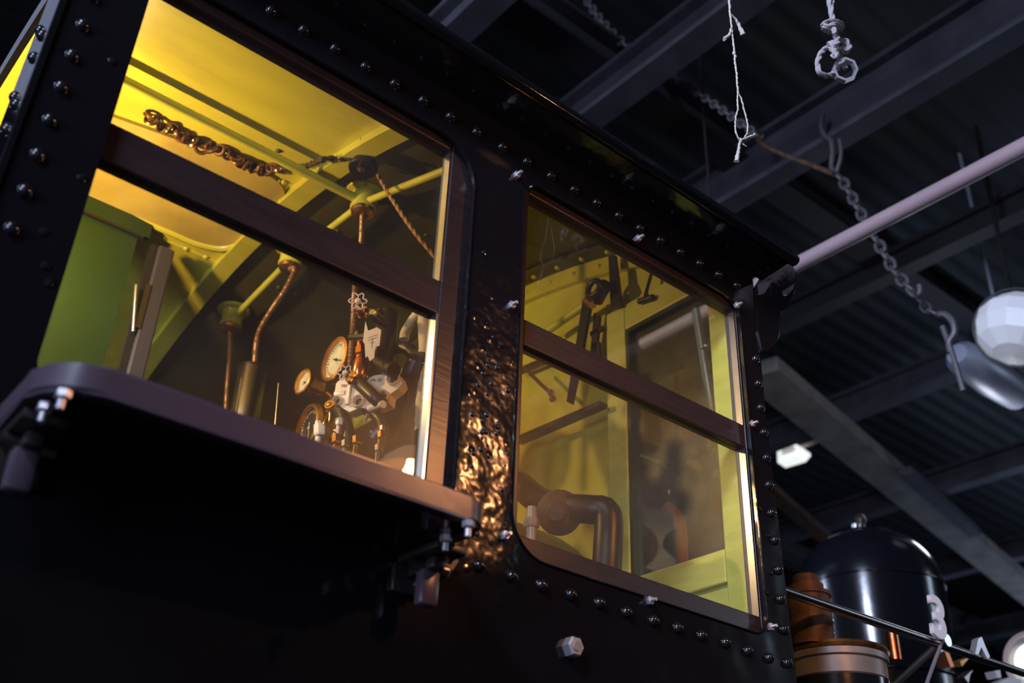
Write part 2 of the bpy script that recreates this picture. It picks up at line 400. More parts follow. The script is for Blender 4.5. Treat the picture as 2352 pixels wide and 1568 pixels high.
# small flush screw heads
sc = B(); lathe(sc, (0, 0, 0), (0, -1, 0), [(.007, 0), (.0065, .002), (.003, .0035), (0, .004)], 12)
sc0 = obj('screw_head', sc, 'rivet', LOC, True)
fl2 = [(100, 532), (103, 610), (1745, 1168), (1763, 1229), (1770, 1315), (1760, 1360), (1113, 580), (258, 140), (188, 408), (112, 650)]
for i, (u, v) in enumerate(fl2):
    p = at(u, v, y=0); o = sc0 if i == 0 else sc0.copy()
    if i: COL.objects.link(o)
    o.parent = LOC; o.location = Vector((p.x, 0, p.z)) - LOC.location
# paint blisters clustered on the pillar (worn, lumpy paint)
bl = B(); rnd = random.Random(3)
for k in range(46):
    x = rnd.gauss(1.062, .028); z = rnd.gauss(2.50, .10)
    if not (1.015 < x < 1.122 and 2.28 < z < 2.78): continue
    r = rnd.uniform(.002, .0055)
    lathe(bl, (x, .0, z), (rnd.uniform(-.2, .2), -1, rnd.uniform(-.2, .2)), [(r*1.3, 0), (r, r*.45), (r*.5, r*.8), (0, r*.9)], 8)
part('paint_blister', bl, mat('blistered_black_paint', (.012, .01, .01), .28), side, True)['kind'] = 'stuff'
# studs with nuts round the windows
for (u, v) in [(1188, 401), (1176, 700), (1160, 1228), (1493, 1378), (1770, 1438), (1728, 972), (1467, 546), (1693, 700)]:
    p = at(u+(-3), v+2, y=0); bm = B(); hexnut(bm, (p.x, 0, p.z), (0, -1, 0), .0088, .008)
    o = part('window_stud_nut', bm, 'steelbolt'); bm = B(); cyl(bm, (p.x, -.008, p.z), (p.x, -.020, p.z), .0045, .0035, 10); obj('stud_end', bm, 'steelbolt', o, True)
p = at(1308, 1488, y=0); bm = B(); hexnut(bm, (p.x, 0, p.z), (0, -1, 0), .0185, .02); o = part('side_bolt_nut', bm, 'steelbolt', label='large grey hexagon nut on its own below the front window')
obj('bolt_end', cyl(B(), (p.x, -.02, p.z), (p.x, -.0225, p.z), .009, n=14), 'band', o, True)

# rear corner angle with its rivets, rear of roof
bm = B(); box(bm, .166, .174, 0, .20, 1.1, 3.27); box(bm, .160, .172, -.006, .006, 1.1, 3.27, .002)
ra = part('rear_corner_angle', bm, 'black')
each('angle_rivet', lambda b: lathe(b, (0, 0, 0), (0, 0, 1), [(.011, 0), (.0105, .003), (.007, .007), (.003, .009), (0, .0095)], 14), [(Vector((.166, .10+(.05 if k % 3 == 1 else 0), 2.62+.052*k)), (-1, 0, 0)) for k in range(12)], 'rivet', ra)

# roof: arched ceiling, outer shell, rolled gutter edge
def zc(y): return 3.66 - .22*(y-1.2)**2
def arch_sheet(bm, x0, x1, y0, y1, dz0, dz1, n=40):
    a = []
    for i in range(n+1):
        y = y0+(y1-y0)*i/n; z = zc(y); a.append([bm.verts.new((x, y, z+d)) for x in (x0, x1) for d in (dz0, dz1)])
    for p, q in zip(a, a[1:]):
        for i, j in ((0, 2), (2, 3), (3, 1), (1, 0)): bm.faces.new((p[i], p[j], q[j], q[i]))
    for p in (a[0], a[-1]): bm.faces.new((p[0], p[2], p[3], p[1]))
    return bm
rb_ = arch_sheet(B(), .225, 1.955, -.105, 2.50, .012, .03, 90)
for v in rb_.verts:
    if v.co.y < .06: v.co.z -= .048*((.06-v.co.y)/.165)**2
roof = part('cab_roof', rb_, 'black', smooth=True, label='glossy black arched roof')
obj('ceiling_lining', arch_sheet(B(), .23, 1.06, .01, 2.39, 0, .01), 'paint', roof, True, 'glossy yellow-green ceiling')
obj('ceiling_lining', arch_sheet(B(), 1.06, 1.925, .01, 2.39, 0, .01), 'shade_olive', roof, True, 'olive ceiling over the boiler, painted darker for shade')
obj('ceiling_rib', arch_sheet(B(), 1.045, 1.105, .01, 2.39, -.028, .0), 'paint', roof, False)
gp = [(1825, 612), (1700, 521), (1490, 371), (1215, 190), (950, 20)]
obj('gutter_rim', cyl(B(), (.2, -.105, 3.252), (1.96, -.105, 3.236), .015, n=16), 'black', roof, True)
bm = arch_sheet(B(), .215, .232, -.105, 2.5, -.04, .035); obj('roof_end_angle', bm, 'black', roof)
# soffit between side sheet and gutter
bm = B(); prism(bm, [Vector((.2, -.105, 3.238)), Vector((.2, 0, 3.225)), Vector((.2, .008, 3.32)), Vector((.2, -.10, 3.262))], (1, 0, 0), 0, 1.755)
obj('eave_panel', bm, 'black', roof)
# rounded hatch patch on ceiling
def onceil(u, v, dz=-.006):
    d = ray(u, v); lo, hi = .5, 8
    for _ in range(60):
        t = (lo+hi)/2; q = CAM+d*t
        if q.z > zc(q.y)+dz: hi = t
        else: lo = t
    return CAM+d*lo
h_near = [onceil(250, 262), onceil(420, 322), onceil(560, 372), onceil(612, 396), onceil(648, 425), onceil(652, 455), onceil(620, 500), onceil(575, 540), onceil(545, 560), onceil(505, 568), onceil(450, 556), onceil(400, 535), onceil(335, 508), onceil(200, 452), onceil(60, 395), onceil(110, 200)]
def patch(pts, m, name, dz, lab=None):
    bm = B(); c = sum(pts, Vector())/len(pts); sm = smoothpath(pts+[pts[0]], .03)[:-1]
    rings = []
    for s in (1, .75, .5, .25):
        rings.append([bm.verts.new((c.x+(p.x-c.x)*s, c.y+(p.y-c.y)*s, zc(c.y+(p.y-c.y)*s)+dz)) for p in sm])
    cv = bm.verts.new((c.x, c.y, zc(c.y)+dz)); top = [bm.verts.new((v.co.x, v.co.y, v.co.z-dz)) for v in rings[0]]; n = len(sm)
    for a, b in zip([top]+rings, rings):
        for i in range(n): bm.faces.new((a[i], a[(i+1) % n], b[(i+1) % n], b[i]))
    for i in range(n): bm.faces.new((rings[-1][i], rings[-1][(i+1) % n], cv))
    return obj(name, bm, m, roof, True, lab)
rim = [p for p in h_near]
patch(h_near, 'patch', 'roof_hatch', -.012, 'tan coloured hatch with rounded corners in the ceiling')
c_ = sum(h_near, Vector())/len(h_near)
rimpts = smoothpath([Vector((p.x, p.y, zc(p.y)-.008)) for p in h_near[5:14]], .02)
obj('hatch_rim', tube(B(), rimpts, .013, 8), 'paint', roof, True)
RB = lambda b: lathe(b, (0, 0, 0), (0, 0, 1), [(.0095, 0), (.0085, .0035), (.005, .007), (0, .008)], 12)
rv = []
for (u, v) in [(375, 548), (427, 571), (472, 590), (516, 517), (555, 533), (450, 318), (505, 343), (552, 366), (588, 436), (640, 415), (652, 418)]:
    rv.append((onceil(u, v, -.004), (0, 0, -1)))
each('ceiling_rivet', RB, rv, 'paint', roof)
rv = []
for (u, v) in [(875, 524), (640, 345), (980, 540), (775, 530), (640, 660), (680, 676), (830, 470)]:
    rv.append((onceil(u, v, 0), (0, 0, -1)))
each('ceiling_rivet', RB, rv, 'shade_olive', roof)
sl = B(); a_, b_ = onceil(335, 533, -.004), onceil(520, 612, -.004)
tube(sl, [a_, (a_+b_)/2+Vector((0, 0, .001)), b_], .0035, 6); obj('ceiling_seam', sl, 'paint', roof)

# side sheet inner lining, far side wall, rear posts
bm = B(); box(bm, .174, 1.92, 2.39, 2.4, 1.1, 3.36); part('cab_far_side', bm, 'shade_olive')
# front wall with glazed door-window opening
fo = [(0.012, 1.1), (2.39, 1.1)] + [(y, zc(y)) for y in [2.39-.1*k for k in range(24)]] + [(.012, zc(.012))]
fd = (.115, .42, 2.49, 3.225)
def sheet_x(bm, outer, holes, x0, x1):
    sheet_with_holes(bm, outer, holes, x0, x1)
    for v in bm.verts: v.co = Vector((v.co.y, v.co.x, v.co.z))
    return bm
front = part('cab_front_wall', sheet_x(B(), fo, [[(fd[0]-.02, 2.2), (fd[1]+.02, 2.2), (fd[1]+.02, fd[3]+.02), (fd[0]-.02, fd[3]+.02)]], 1.905, 1.915), 'paint', label='yellow-green riveted front wall')
def arch_x(bm, x0, x1, y0, y1, d0, d1): return arch_sheet(bm, x0, x1, y0, y1, d0, d1)
obj('wall_angle', arch_x(B(), 1.885, 1.905, .02, 2.38, -.075, -.012), 'paint', front)
obj('wall_angle', arch_x(B(), 1.83, 1.905, .02, 2.38, -.016, -.004), 'shade_olive', front)
rv = []
for k in range(18):
    y = .2+.115*k
    rv.append(((1.885, y, zc(y)-.045), (-1, 0, 0))); rv.append(((1.86, y+.05, zc(y+.05)-.016), (0, 0, -1)))
each('wall_rivet', RB, [(Vector(a), c) for a, c in rv], 'paint', front)
bm = B(); box(bm, 1.880, 1.904, 1.0, 2.38, 1.1, 3.45); obj('wall_shade_plate', bm, mat('dark_wall_shade', (.035, .028, .014), .5, var=(4, .4, U)), front)  # added dark plate standing in for shadow on the front wall
# glazed front door: frame and glass
bm = B(); box(bm, 1.865, 1.905, fd[1], fd[1]+.075, 2.2, fd[3]+.085, .004); box(bm, 1.865, 1.905, .03, fd[0], 2.2, fd[3]+.085, .004)
box(bm, 1.865, 1.905, fd[0], fd[1], fd[3], fd[3]+.085, .004); box(bm, 1.865, 1.905, fd[0], fd[1], 2.41, fd[2], .004); box(bm, 1.88, 1.90, fd[0], fd[1], 2.2, 2.41)
dr = part('front_door', bm, 'post', label='pale green framed front door with a tall pane')
bm = B(); box(bm, 1.888, 1.892, fd[0], fd[1], fd[2], fd[3]); obj('pane', bm, 'glass_bulkhead', dr)
bm = B(); box(bm, 1.868, 1.902, fd[1]-.012, fd[1]-.001, fd[2], fd[3]); box(bm, 1.868, 1.902, fd[0], fd[1]-.012, fd[3]-.012, fd[3]); obj('glazing_bead', bm, 'green', dr)

# ---- sashes
def sash(name, g, o_, ymid, gm, rail, label):
    """g = glass x0,x1,z0,z1 ; o_ = outer; rail = z of mid rail"""
    bm = B(); y0, y1 = ymid-.018, ymid+.018; bv = .003
    box(bm, o_[0], g[0], y0, y1, o_[2], o_[3], bv); box(bm, g[1], o_[1], y0, y1, o_[2], o_[3], bv)
    box(bm, g[0], g[1], y0+.001, y1-.001, o_[2], g[2], bv); box(bm, g[0], g[1], y0+.001, y1-.001, g[3], o_[3], bv)
    s = part(name, bm, 'sash', label=label)
    bm = B(); box(bm, g[0], g[1], y0+.002, y1-.002, rail[0], rail[1], bv); obj('sash_rail', bm, 'sash', s)
    bm = B(); box(bm, g[0], g[1], ymid-.002, ymid+.002, g[2], rail[0]); obj('pane', bm, gm, s)
    bm = B(); box(bm, g[0], g[1], ymid-.002, ymid+.002, rail[1], g[3]); obj('pane', bm, 'glass_upper' if gm == 'glass_front' else gm, s)
    bm = B(); box(bm, g[1]-.005, g[1]-.0005, y0+.002, y1-.016, g[2], rail[0]); box(bm, g[1]-.005, g[1]-.0005, y0+.002, y1-.016, rail[1], g[3])
    obj('glazing_bead', bm, 'steel', s)
    return s
sash('window_sash', (.27, .952, 2.30, 3.092), (.23, 1.05, 2.25, 3.15), .034, 'glass_rear', (2.688, 2.762), 'dark brown sash of the rear cab window')
sash('window_sash', (1.162, 1.852, 2.306, 3.094), (1.12, 1.90, 2.24, 3.14), .034, 'glass_front', (2.708, 2.768), 'dark brown sash of the front cab window')
# inner guide rail behind sashes
bm = B(); box(bm, .23, 1.12, .058, .07, 2.24, 2.29); box(bm, 1.12, 1.89, .058, .07, 2.22, 2.29); part('sash_guide', bm, 'sash')

# ---- arm rest
def armrest():
    x0, x1, y0, y1 = .262, .942, -.195, -.001
    poly = []
    for (cx, cy, a0, r) in ((x0+.075, y0+.075, PI, .075), (x1-.045, y0+.045, 1.5*PI, .045)):
        for k in range(9):
            a = a0+.5*PI*k/8; poly.append(Vector((cx+r*math.cos(a), cy+r*math.sin(a), 0)))
    # far corners follow the wall
    poly += [Vector((x1, y1, 0)), Vector((x0, y1, 0))]
    bm = B(); prism(bm, poly, (0, 0, 1), 2.196, 2.236)
    es = [e for e in bm.edges if abs(e.verts[0].co.z-e.verts[1].co.z) < 1e-5 and not (e.verts[0].co.y > -.01 and e.verts[1].co.y > -.01)]
    bmesh.ops.bevel(bm, geom=es, offset=.005, segments=3, affect='EDGES')
    return bm
arm = part('arm_rest', armrest(), 'arm', smooth=True, label='worn grey arm rest board under the rear window')
bm = B(); box(bm, .30, .91, -.185, -.004, 2.190, 2.1965); obj('under_board', bm, 'black', arm)
def bracket(x, boltpx):
    b = B(); box(b, x-.030, x+.030, -.115, -.006, 2.176, 2.189, .003)         # top plate
    box(b, x-.036, x+.036, -.012, 0, 2.13, 2.176, .003)                          # wall plate
    box(b, x-.012, x+.012, -.085, -.012, 2.156, 2.176, .004)
    br = part('arm_rest_bracket', b, 'iron', smooth=True)
    cyl(c := B(), (x-.034, -.055, 2.166), (x+.034, -.055, 2.166), .010, n=14); obj('hinge_pin', c, 'steel_dark', br, True)
    c = B(); box(c, x-.017, x+.017, -.066, -.042, 2.102, 2.160, .006); obj('stay', c, 'arm', br, True)
    for q in boltpx:
        w_ = at(*q, z=2.186); dx, yy = w_.x-x, w_.y
        n_ = B(); hexnut(n_, (x+dx, yy, 2.19), (0, 0, -1), .0095, .010); nn = obj('bracket_nut', n_, 'steelbolt', br)
        t_ = B(); cyl(t_, (x+dx, yy, 2.178), (x+dx, yy, 2.166), .005, n=10); obj('thread_end', t_, 'steelbolt', nn, True)
    return br
bracket(.298, [(146, 905), (104, 935)]); bracket(.926, [(1076, 1203), (1024, 1236)])
b = B(); pc = at(1030, 1282, y=-.03); lathe(b, (pc.x, -.001, pc.z), (0, -1, 0), [(.028, 0), (.028, .012), (.02, .014), (.02, .03), (.011, .03), (.011, .01)], 6); part('latch_boss', b, 'iron')

# ---- front bracket under the eave, with its curved outline
pp = [(1735, 660), (1800, 560), (1828, 625), (1829, 650), (1818, 680), (1803, 705), (1793, 716), (1790, 745), (1786, 775), (1778, 790), (1763, 803), (1750, 806), (1742, 760)]
poly = [at(u, v, y=-.004) for u, v in pp]
gus = part('eave_gusset', prism(B(), poly, (0, 1, 0), 0, .008), 'black')
obj('gusset_edge', tube(B(), smoothpath([at(u, v, y=-.003) for u, v in pp[2:12]], .01), .003, 6), 'black', gus, True)
q1 = [at(u, v, y=-.007) for u, v in [(1740, 654), (1773, 643), (1757, 672), (1743, 676)]]
obj('hole_reflection_plate', prism(B(), q1, (0, 1, 0), 0, .002), 'steel', gus, label='small bright patch')  # bright steel patch standing in for a reflecting hole, as is the next
q1 = [at(u, v, y=-.007) for u, v in [(1799, 668), (1826, 650), (1822, 664), (1808, 677), (1803, 677)]]
obj('hole_reflection_plate', prism(B(), q1, (0, 1, 0), 0, .002), 'steel', gus, label='small bright patch')

# ------------------------------------------------------------------ inside the cab
# ceiling junction boxes with flexible conduits
def jbox(u, v, R=.036, x=1.21):
    c = at(u, v, x=x); top = zc(c.y)
    b = B(); lathe(b, (c.x, c.y, top), (0, 0, -1), [(R*1.5, 0), (R*1.6, .006), (R*1.5, .012), (R*1.05, .016), (R, .02), (R, .062), (R*1.08, .064), (R*1.08, .07), (R*.9, .075), (0, .075)], 28)
    j = part('junction_box', b, 'paint', smooth=True)
    b = B(); lathe(b, (c.x, c.y, top-.072), (0, 0, -1), [(R*.95, 0), (R*1.0, .006), (R*.95, .014), (R*.62, .022), (R*.40, .026), (0, .026)], 24)
    obj('gland', b, 'brass_dull', j, True)
    each('cover_screw', lambda b: lathe(b, (0, 0, 0), (0, 0, 1), [(.006, 0), (.005, .004), (0, .005)], 10),
         [(Vector((c.x+R*1.25*math.cos(a), c.y+R*1.25*math.sin(a), top-.012)), (0, 0, -1)) for a in (0, PI*.66, PI*1.33)], 'brass_dull', j)
    return Vector((c.x, c.y, top-.098)), top
g1, t1 = jbox(838, 448); g2, t2 = jbox(672, 575); g3, t3 = jbox(536, 715)
def conduit_pipe(p0, p1, r=.011):
    return part('conduit_pipe', cyl(B(), p0, p1, r, n=14), 'paint', smooth=True)
a1 = Vector((g1.x, g1.y, t1-.045)); a2 = Vector((g2.x, g2.y, t2-.045)); a3 = Vector((g3.x, g3.y, t3-.045))
conduit_pipe(a1, a2); conduit_pipe(a2, a3)
conduit_pipe(a1, Vector((a1.x, .03, zc(.03)-.045)))
pR = at(330, 200, z=a1.z); conduit_pipe(a1, Vector((.25, a1.y, a1.z)), .014)
def flex(pts, r=.0085, m='conduit', name='flexible_conduit'):
    return part(name, tube(B(), smoothpath(pts, .0016), r, 10, rf=lambda i, s: r*(1+.16*math.sin(2*PI*s/.0085))), m, smooth=True)
flex([g1+Vector((0, 0, .012)), at(829, 560, x=1.215), at(815, 660, x=1.22), at(811, 740, x=1.225), at(806, 800, x=1.23), at(803, 845, x=1.235)], .0075)
flex([g2+Vector((0, 0, .012)), at(676, 620, x=1.2), at(655, 665, x=1.2), at(618, 720, x=1.2), at(592, 770, x=1.2), at(584, 838, x=1.2)], .0085)
flex([g3+Vector((0, 0, .012)), at(528, 790, x=1.21), at(524, 850, x=1.21), at(519, 930, x=1.21), at(517, 1010, x=1.21)], .0075)
# sheet metal lubricator can the middle conduit enters
c0 = at(582, 848, x=1.2); bm = B(); R = .046
lathe(bm, c0, (0, 0, -1), [(0, 0), (R*.96, 0), (R, .004), (R, .22), (0, .22)], 40)
can = part('lubricator_can', bm, 'steel_dark', smooth=True, label='tall bright metal can below a conduit')
obj('can_rim', torus(B(), c0, (0, 0, 1), R, .0025), 'iron', can, True)
bm = B(); tube(bm, [at(558, 850, x=1.16), at(543, 945, x=1.16)], .0025, 6); tube(bm, [at(640, 880, x=1.19), at(632, 975, x=1.19)], .002, 6); obj('can_guide', bm, 'steel', can)
# bell mouthed pull: dark whistle bracket and its rope
bp = at(850, 360, x=1.13); bm = B()
lathe(bm, at(842, 330, x=1.10)+Vector((0, 0, .0)), (0, 0, -1), [(0, 0), (.016, 0), (.018, .012), (.014, .02), (.03, .06), (.042, .085), (.04, .095), (0, .095)], 20)
wb = part('whistle_bracket', bm, 'iron', smooth=True)
bm = B(); tube(bm, smoothpath([at(819, 362, x=1.09), at(821, 380, x=1.09), at(833, 392, x=1.09)], .004), .008, 8); obj('bracket_lip', bm, 'brass_dull', wb, True)
hexnut(bm := B(), at(838, 322, x=1.06), (-.5, -.3, -1), .013, .014); obj('bracket_nut', bm, 'rust', wb)
cordpts = [at(866, 397, x=1.16), at(882, 428, x=1.17), at(905, 465, x=1.18), at(935, 510, x=1.2), at(965, 550, x=1.22), at(1000, 592, x=1.25), at(1040, 650, x=1.28)]
co = obj('whistle_cord', tube(B(), smoothpath(cordpts, .003), .0048, 12, lobes=3, pitch=.03, amp=.28), 'hemp', None, True)
tag(co, 'orange twisted cord slanting down from the dark bracket behind the rear window', 'cord')
wp = [at(822, 357, x=1.08), at(795, 364, x=1.06), at(765, 364, x=1.04), at(735, 368, x=1.0), at(700, 382, x=.97), at(665, 384, x=.94), at(640, 388, x=.9), at(600, 388, x=.87), at(560, 374, x=.82), at(520, 350, x=.76), at(480, 340, x=.72), at(440, 322, x=.66), at(400, 300, x=.62), at(360, 282, x=.57), at(330, 262, x=.53)]
wuv = [(700, 382), (665, 384), (640, 388), (600, 388), (560, 374), (520, 350), (480, 340), (440, 322), (400, 300), (360, 282), (330, 262)]
wp = wp[:4] + [onceil(u, v, -.014) for u, v in wuv]
c1 = obj('wrapped_cable', tube(B(), smoothpath(wp[:7], .003), .0075, 12, lobes=2, pitch=.04, amp=.3), 'cloth', None, True)
tag(c1, 'dark twisted cable sagging across the cab ceiling from the bracket', 'cable')
bm = B(); sp = smoothpath(wp[6:], .005)
for i in range(0, len(sp)-1, 3):
    p = sp[i]; d = (sp[min(i+3, len(sp)-1)]-p)
    if d.length < 1e-4: continue
    q = Vector((rnd.uniform(-1, 1), rnd.uniform(-1, 1), rnd.uniform(-1, 1))).normalized()
    torus(bm, p+Vector((rnd.uniform(-.006, .006), rnd.uniform(-.006, .006), rnd.uniform(-.01, .004))), q, .013, .0062, 12, 6, sx=1.2, u=None)
tag(obj('tangled_chain', bm, mat('dirty_coppery_iron', (.22, .11, .04), .3, .8, var=(30, .5, U)), None, True), 'tangled dark chain with coppery glints hanging along the bright cab ceiling', 'chain')
# far inner panel: green locker, dark post with bright hinge
yg = 1.45
gp = [at(u, v, y=yg) for u, v in [(202, 442), (338, 494), (326, 530), (310, 524), (295, 860), (90, 830)]]
lk = part('locker_panel', prism(B(), [Vector((.52, yg, zc(yg)-.002)), Vector((.80, yg, zc(yg)-.002)), Vector((.80, yg, zc(yg)-.07)), Vector((.765, yg, zc(yg)-.07)), Vector((.765, yg, 2.6)), Vector((.52, yg, 2.6))], (0, 1, 0), 0, .02), 'green', label='green painted panel on the far side')
bm = B(); box(bm, .5, .78, yg-.012, yg, zc(yg)-.085, zc(yg)-.078); obj('panel_edge', bm, 'iron', lk)
px0, px1 = at(330, 700, y=yg-.02).x, at(370, 700, y=yg-.02).x
bm = B(); box(bm, px0, px1, yg-.03, yg+.01, 2.5, at(340, 562, y=yg).z, .006)
ps = part('window_post', bm, mat('grey_post', (.045, .04, .05), .35), label='dark grey post beside the green panel')
bm = B(); box(bm, px0-.022, px0-.002, yg-.015, yg+.01, 2.5, at(325, 555, y=yg).z); obj('post_rebate', bm, 'iron', ps)
bm = B(); cyl(bm, at(313, 655, y=yg-.03), at(306, 762, y=yg-.03), .0065, n=12); obj('hinge', bm, 'steel', ps, True, 'bright polished hinge')
bm = B(); box(bm, px0-.012, px0+.004, yg-.034, yg-.014, at(306, 762, y=yg).z, at(313, 655, y=yg).z); obj('hinge_leaf', bm, 'steel_dark', ps)

# boiler backhead and its fittings
XB = 1.42; YC = 1.1
bm = B(); lathe(bm, (XB, YC, 2.12), (1, 0, 0), [(0, 0), (.60, 0), (.66, .03), (.68, .07), (.68, .48)], 64)
part('boiler_backhead', bm, mat('black_backhead', (.02, .017, .014), .38, 0, (12, .4, .01, U)), smooth=True)
# gauges face the driver: obliquely to the rear
def gauge(u, v, R, x, face, dark=False, rot=.5):
    c = at(u, v, x=x); ax = Vector(face).normalized(); uu, ww = frame_of(ax)
    b = B(); lathe(b, c-ax*.045, ax, [(0, 0), (R*.8, 0), (R*.86, .01), (R*.88, .035), (R*1.08, .04), (R*1.12, .05), (R*1.04, .062), (R*.9, .064), (R*.86, .052)], 48)
    g = part('pressure_gauge', b, 'brass', smooth=True)
    b = B(); lathe(b, c+ax*.006, ax, [(0, 0), (R*.88, 0)], 48); obj('dial', b, 'iron' if dark else 'dial', g)
    b = B()
    for k in range(27):
        a = 2*PI*(k-13)/27*.8+rot; L_ = .12 if k % 5 == 0 else .07
        d = uu*math.cos(a)+ww*math.sin(a); s = uu*-math.sin(a)+ww*math.cos(a); p0 = c+ax*.0075
        vs = [b.verts.new(p0+d*R*r_+s*R*w_) for r_, w_ in ((.78, -.020), (.78, .020), (.78-L_*1.3, .020), (.78-L_*1.3, -.020))]; b.faces.new(vs)
    obj('dial_marks', b, 'dial' if dark else 'ink', g)
    b = B(); d = uu*math.cos(rot+2.2)+ww*math.sin(rot+2.2); s = ax.cross(d)
    vs = [b.verts.new(c+ax*.009+q) for q in (-d*R*.28-s*R*.03, d*R*.7-s*R*.012, d*R*.7+s*R*.012, -d*R*.28+s*R*.03)]; b.faces.new(vs); lathe(b, c+ax*.008, ax, [(0, .004), (R*.07, .003), (R*.07, 0)], 12)
    obj('needle', b, 'dial' if dark else 'ink', g)
    b = B(); cyl(b, c-ax*.045, c-ax*.045+Vector((.06, 0, -.02)), .012, n=14); cyl(b, c-ax*.06+Vector((.03, 0, -.01)), c+Vector((.08, 0, -.09)), .009, n=12); obj('siphon_pipe', b, 'brass_dull', g, True)
    return g, c
# dials look towards the rear, turned a little to the far side
gauge(778, 828, .064, 1.25, (-1, -.02, -.02))
gauge(705, 880, .040, 1.27, (-1, -.08, -.02), rot=1.4)
gauge(716, 985, .066, 1.24, (-1, .05, -.05), True, rot=-.6)
# handwheels
def handwheel(u, v, R, x, face, name='valve_handwheel'):
    c = at(u, v, x=x); ax = Vector(face).normalized(); uu, ww = frame_of(ax)
    pts = []
    for k in range(60):
        a = 2*PI*k/60; r = R*(.82+.18*math.cos(6*a)); pts.append(c+(uu*math.cos(a)+ww*math.sin(a))*r)
    b = B(); tube(b, pts, R*.085, 8, closed=True)
    w = part(name, b, 'silver', smooth=True)
    b = B(); lathe(b, c-ax*.004, ax, [(0, 0), (R*.34, 0), (R*.34, .006), (R*.2, .008), (R*.2, .012), (0, .012)], 20)
    for k in range(3):
        a = 2*PI*k/3+PI/6; d = uu*math.cos(a)+ww*math.sin(a); cyl(b, c+d*R*.3, c+d*R*.66, R*.055, n=6)
    obj('hub', b, 'silver', w, True)
    b = B(); cyl(b, c, c-ax*.045, .006, n=12); obj('spindle', b, 'steel', w, True)
    b = B(); hexnut(b, c-ax*.040, -ax, .014, .016); cyl(b, c-ax*.055, c-ax*.12, .013, .017, n=14); hexnut(b, c-ax*.10, -ax, .018, .014); obj('bonnet', b, 'brass_dull', w, True)
    return w, c
handwheel(822, 691, .0245, 1.17, (-.6, -.75, -.25))
handwheel(793, 856, .0215, 1.17, (-.6, -.75, -.25))
# hydrostatic lubricator casting: silver disc body with three glass caps
cb = at(820, 885, x=1.21); bm = B(); nrm = Vector((-.86, -.5, -.02)).normalized(); uu, ww = frame_of(nrm)
def onpl(u, v, c=cb, n=nrm):
    d = ray(u, v); t = (c-CAM).dot(n)/d.dot(n); return CAM+d*t
out = [(768, 905), (772, 880), (785, 868), (800, 872), (838, 872), (860, 862), (885, 858), (918, 862), (924, 880), (914, 892), (896, 905), (893, 925), (870, 934), (848, 940), (828, 935), (802, 946), (786, 936), (768, 922)]
prism(bm, [onpl(*q) for q in out], nrm, -.035, 0)
lub = part('lubricator_body', bm, 'silver', label='silver painted lubricator casting with raised lettering')
bmesh_ = None
for (u, v, r) in [(905, 872, .0165), (825, 923, .0165), (881, 912, .0155), (777, 922, .013)]:
    c = onpl(u, v); b = B(); lathe(b, c-nrm*.01, nrm, [(r*.9, 0), (r*1.12, .004), (r*1.12, .018), (r*1.0, .021), (r*.86, .019), (r*.8, .008), (r*.7, .012), (r*.7, .008), (0, .008)], 28)
    rg = obj('sight_glass_cap', b, 'silver', lub, True); b = B(); lathe(b, c+nrm*.001, nrm, [(0, 0), (r*.62, 0)], 20); obj('sight_glass', b, 'steel_dark', rg)
b = B(); cyl(b, onpl(807, 882)+nrm*.004, onpl(802, 917)+nrm*.004, .004, n=8); cyl(b, onpl(802, 917)+nrm*.004, onpl(800, 930)+nrm*.004, .007, .006, n=10); obj('drip_tube', b, 'silver', lub, True)
b = B(); box(b, -.016, .016, -.006, .006, 0, .003, .002, Matrix.Translation(onpl(780, 903)) @ Matrix((uu, ww, nrm)).transposed().to_4x4()); obj('cast_pad', b, 'silver', lub, True)
def lettering(txt, size, c, right_, up_, parent, m, name='raised_lettering', ext=.0012, off=0, bold=0):
    cu = bpy.data.curves.new(name, 'FONT'); cu.body = txt; cu.size = size; cu.extrude = ext; cu.offset = bold; cu.align_x = 'CENTER'; cu.align_y = 'CENTER'
    tmp = bpy.data.objects.new(name, cu); me = bpy.data.meshes.new_from_object(tmp); bpy.data.objects.remove(tmp)
    right_ = Vector(right_).normalized(); up_ = Vector(up_); up_ = (up_-right_*up_.dot(right_)).normalized(); n = right_.cross(up_)
    mt = Matrix((right_, up_, n)).transposed().to_4x4(); mt.translation = Vector(c); me.transform(mt)
    me.materials.clear(); me.materials.append(M[m]); o = bpy.data.objects.new(name, me); COL.objects.link(o)
    if parent is not None:
        o.parent = parent
        if parent.type == 'EMPTY': o.location = -parent.location
    return o
rt = (onpl(880, 873)-onpl(850, 873)); upv = onpl(865, 860)-onpl(865, 880)
lettering('No 22', .0125, onpl(864, 873)+nrm*.001, rt, upv, lub, 'brass_dull')
lettering('937', .011, onpl(790, 886)+nrm*.001, rt, upv, lub, 'brass_dull')
# dark stalks and valve bodies around it
def fitting(pts, r, m='iron', name='steam_pipe', n=14): return part(name, tube(B(), smoothpath(pts, .008), r, n), m, smooth=True)
fitting([at(806, 866, x=1.19), at(835, 890, x=1.19), at(862, 915, x=1.2), at(880, 930, x=1.22)], .017, 'iron', 'feed_valve')
b = B(); hexnut(b, at(812, 868, x=1.17), (-.5, -.4, .2), .011, .014); hexnut(b, at(806, 878, x=1.165), (-.5, -.4, .2), .009, .012); part('packing_nut', b, 'brass')
fitting([at(852, 722, x=1.2), at(868, 735, x=1.22), at(885, 745, x=1.25)], .011, 'iron', 'globe_valve')
b = B(); hexnut(b, at(842, 716, x=1.19), (-.3, -.5, .5), .011, .014); hexnut(b, at(845, 728, x=1.2), (-.3, -.5, .5), .008, .012); part('packing_nut', b, 'brass')
b = B(); hexnut(b, at(859, 722, x=1.2), (-.8, -.5, .1), .011, .012); part('union_nut', b, 'steel')
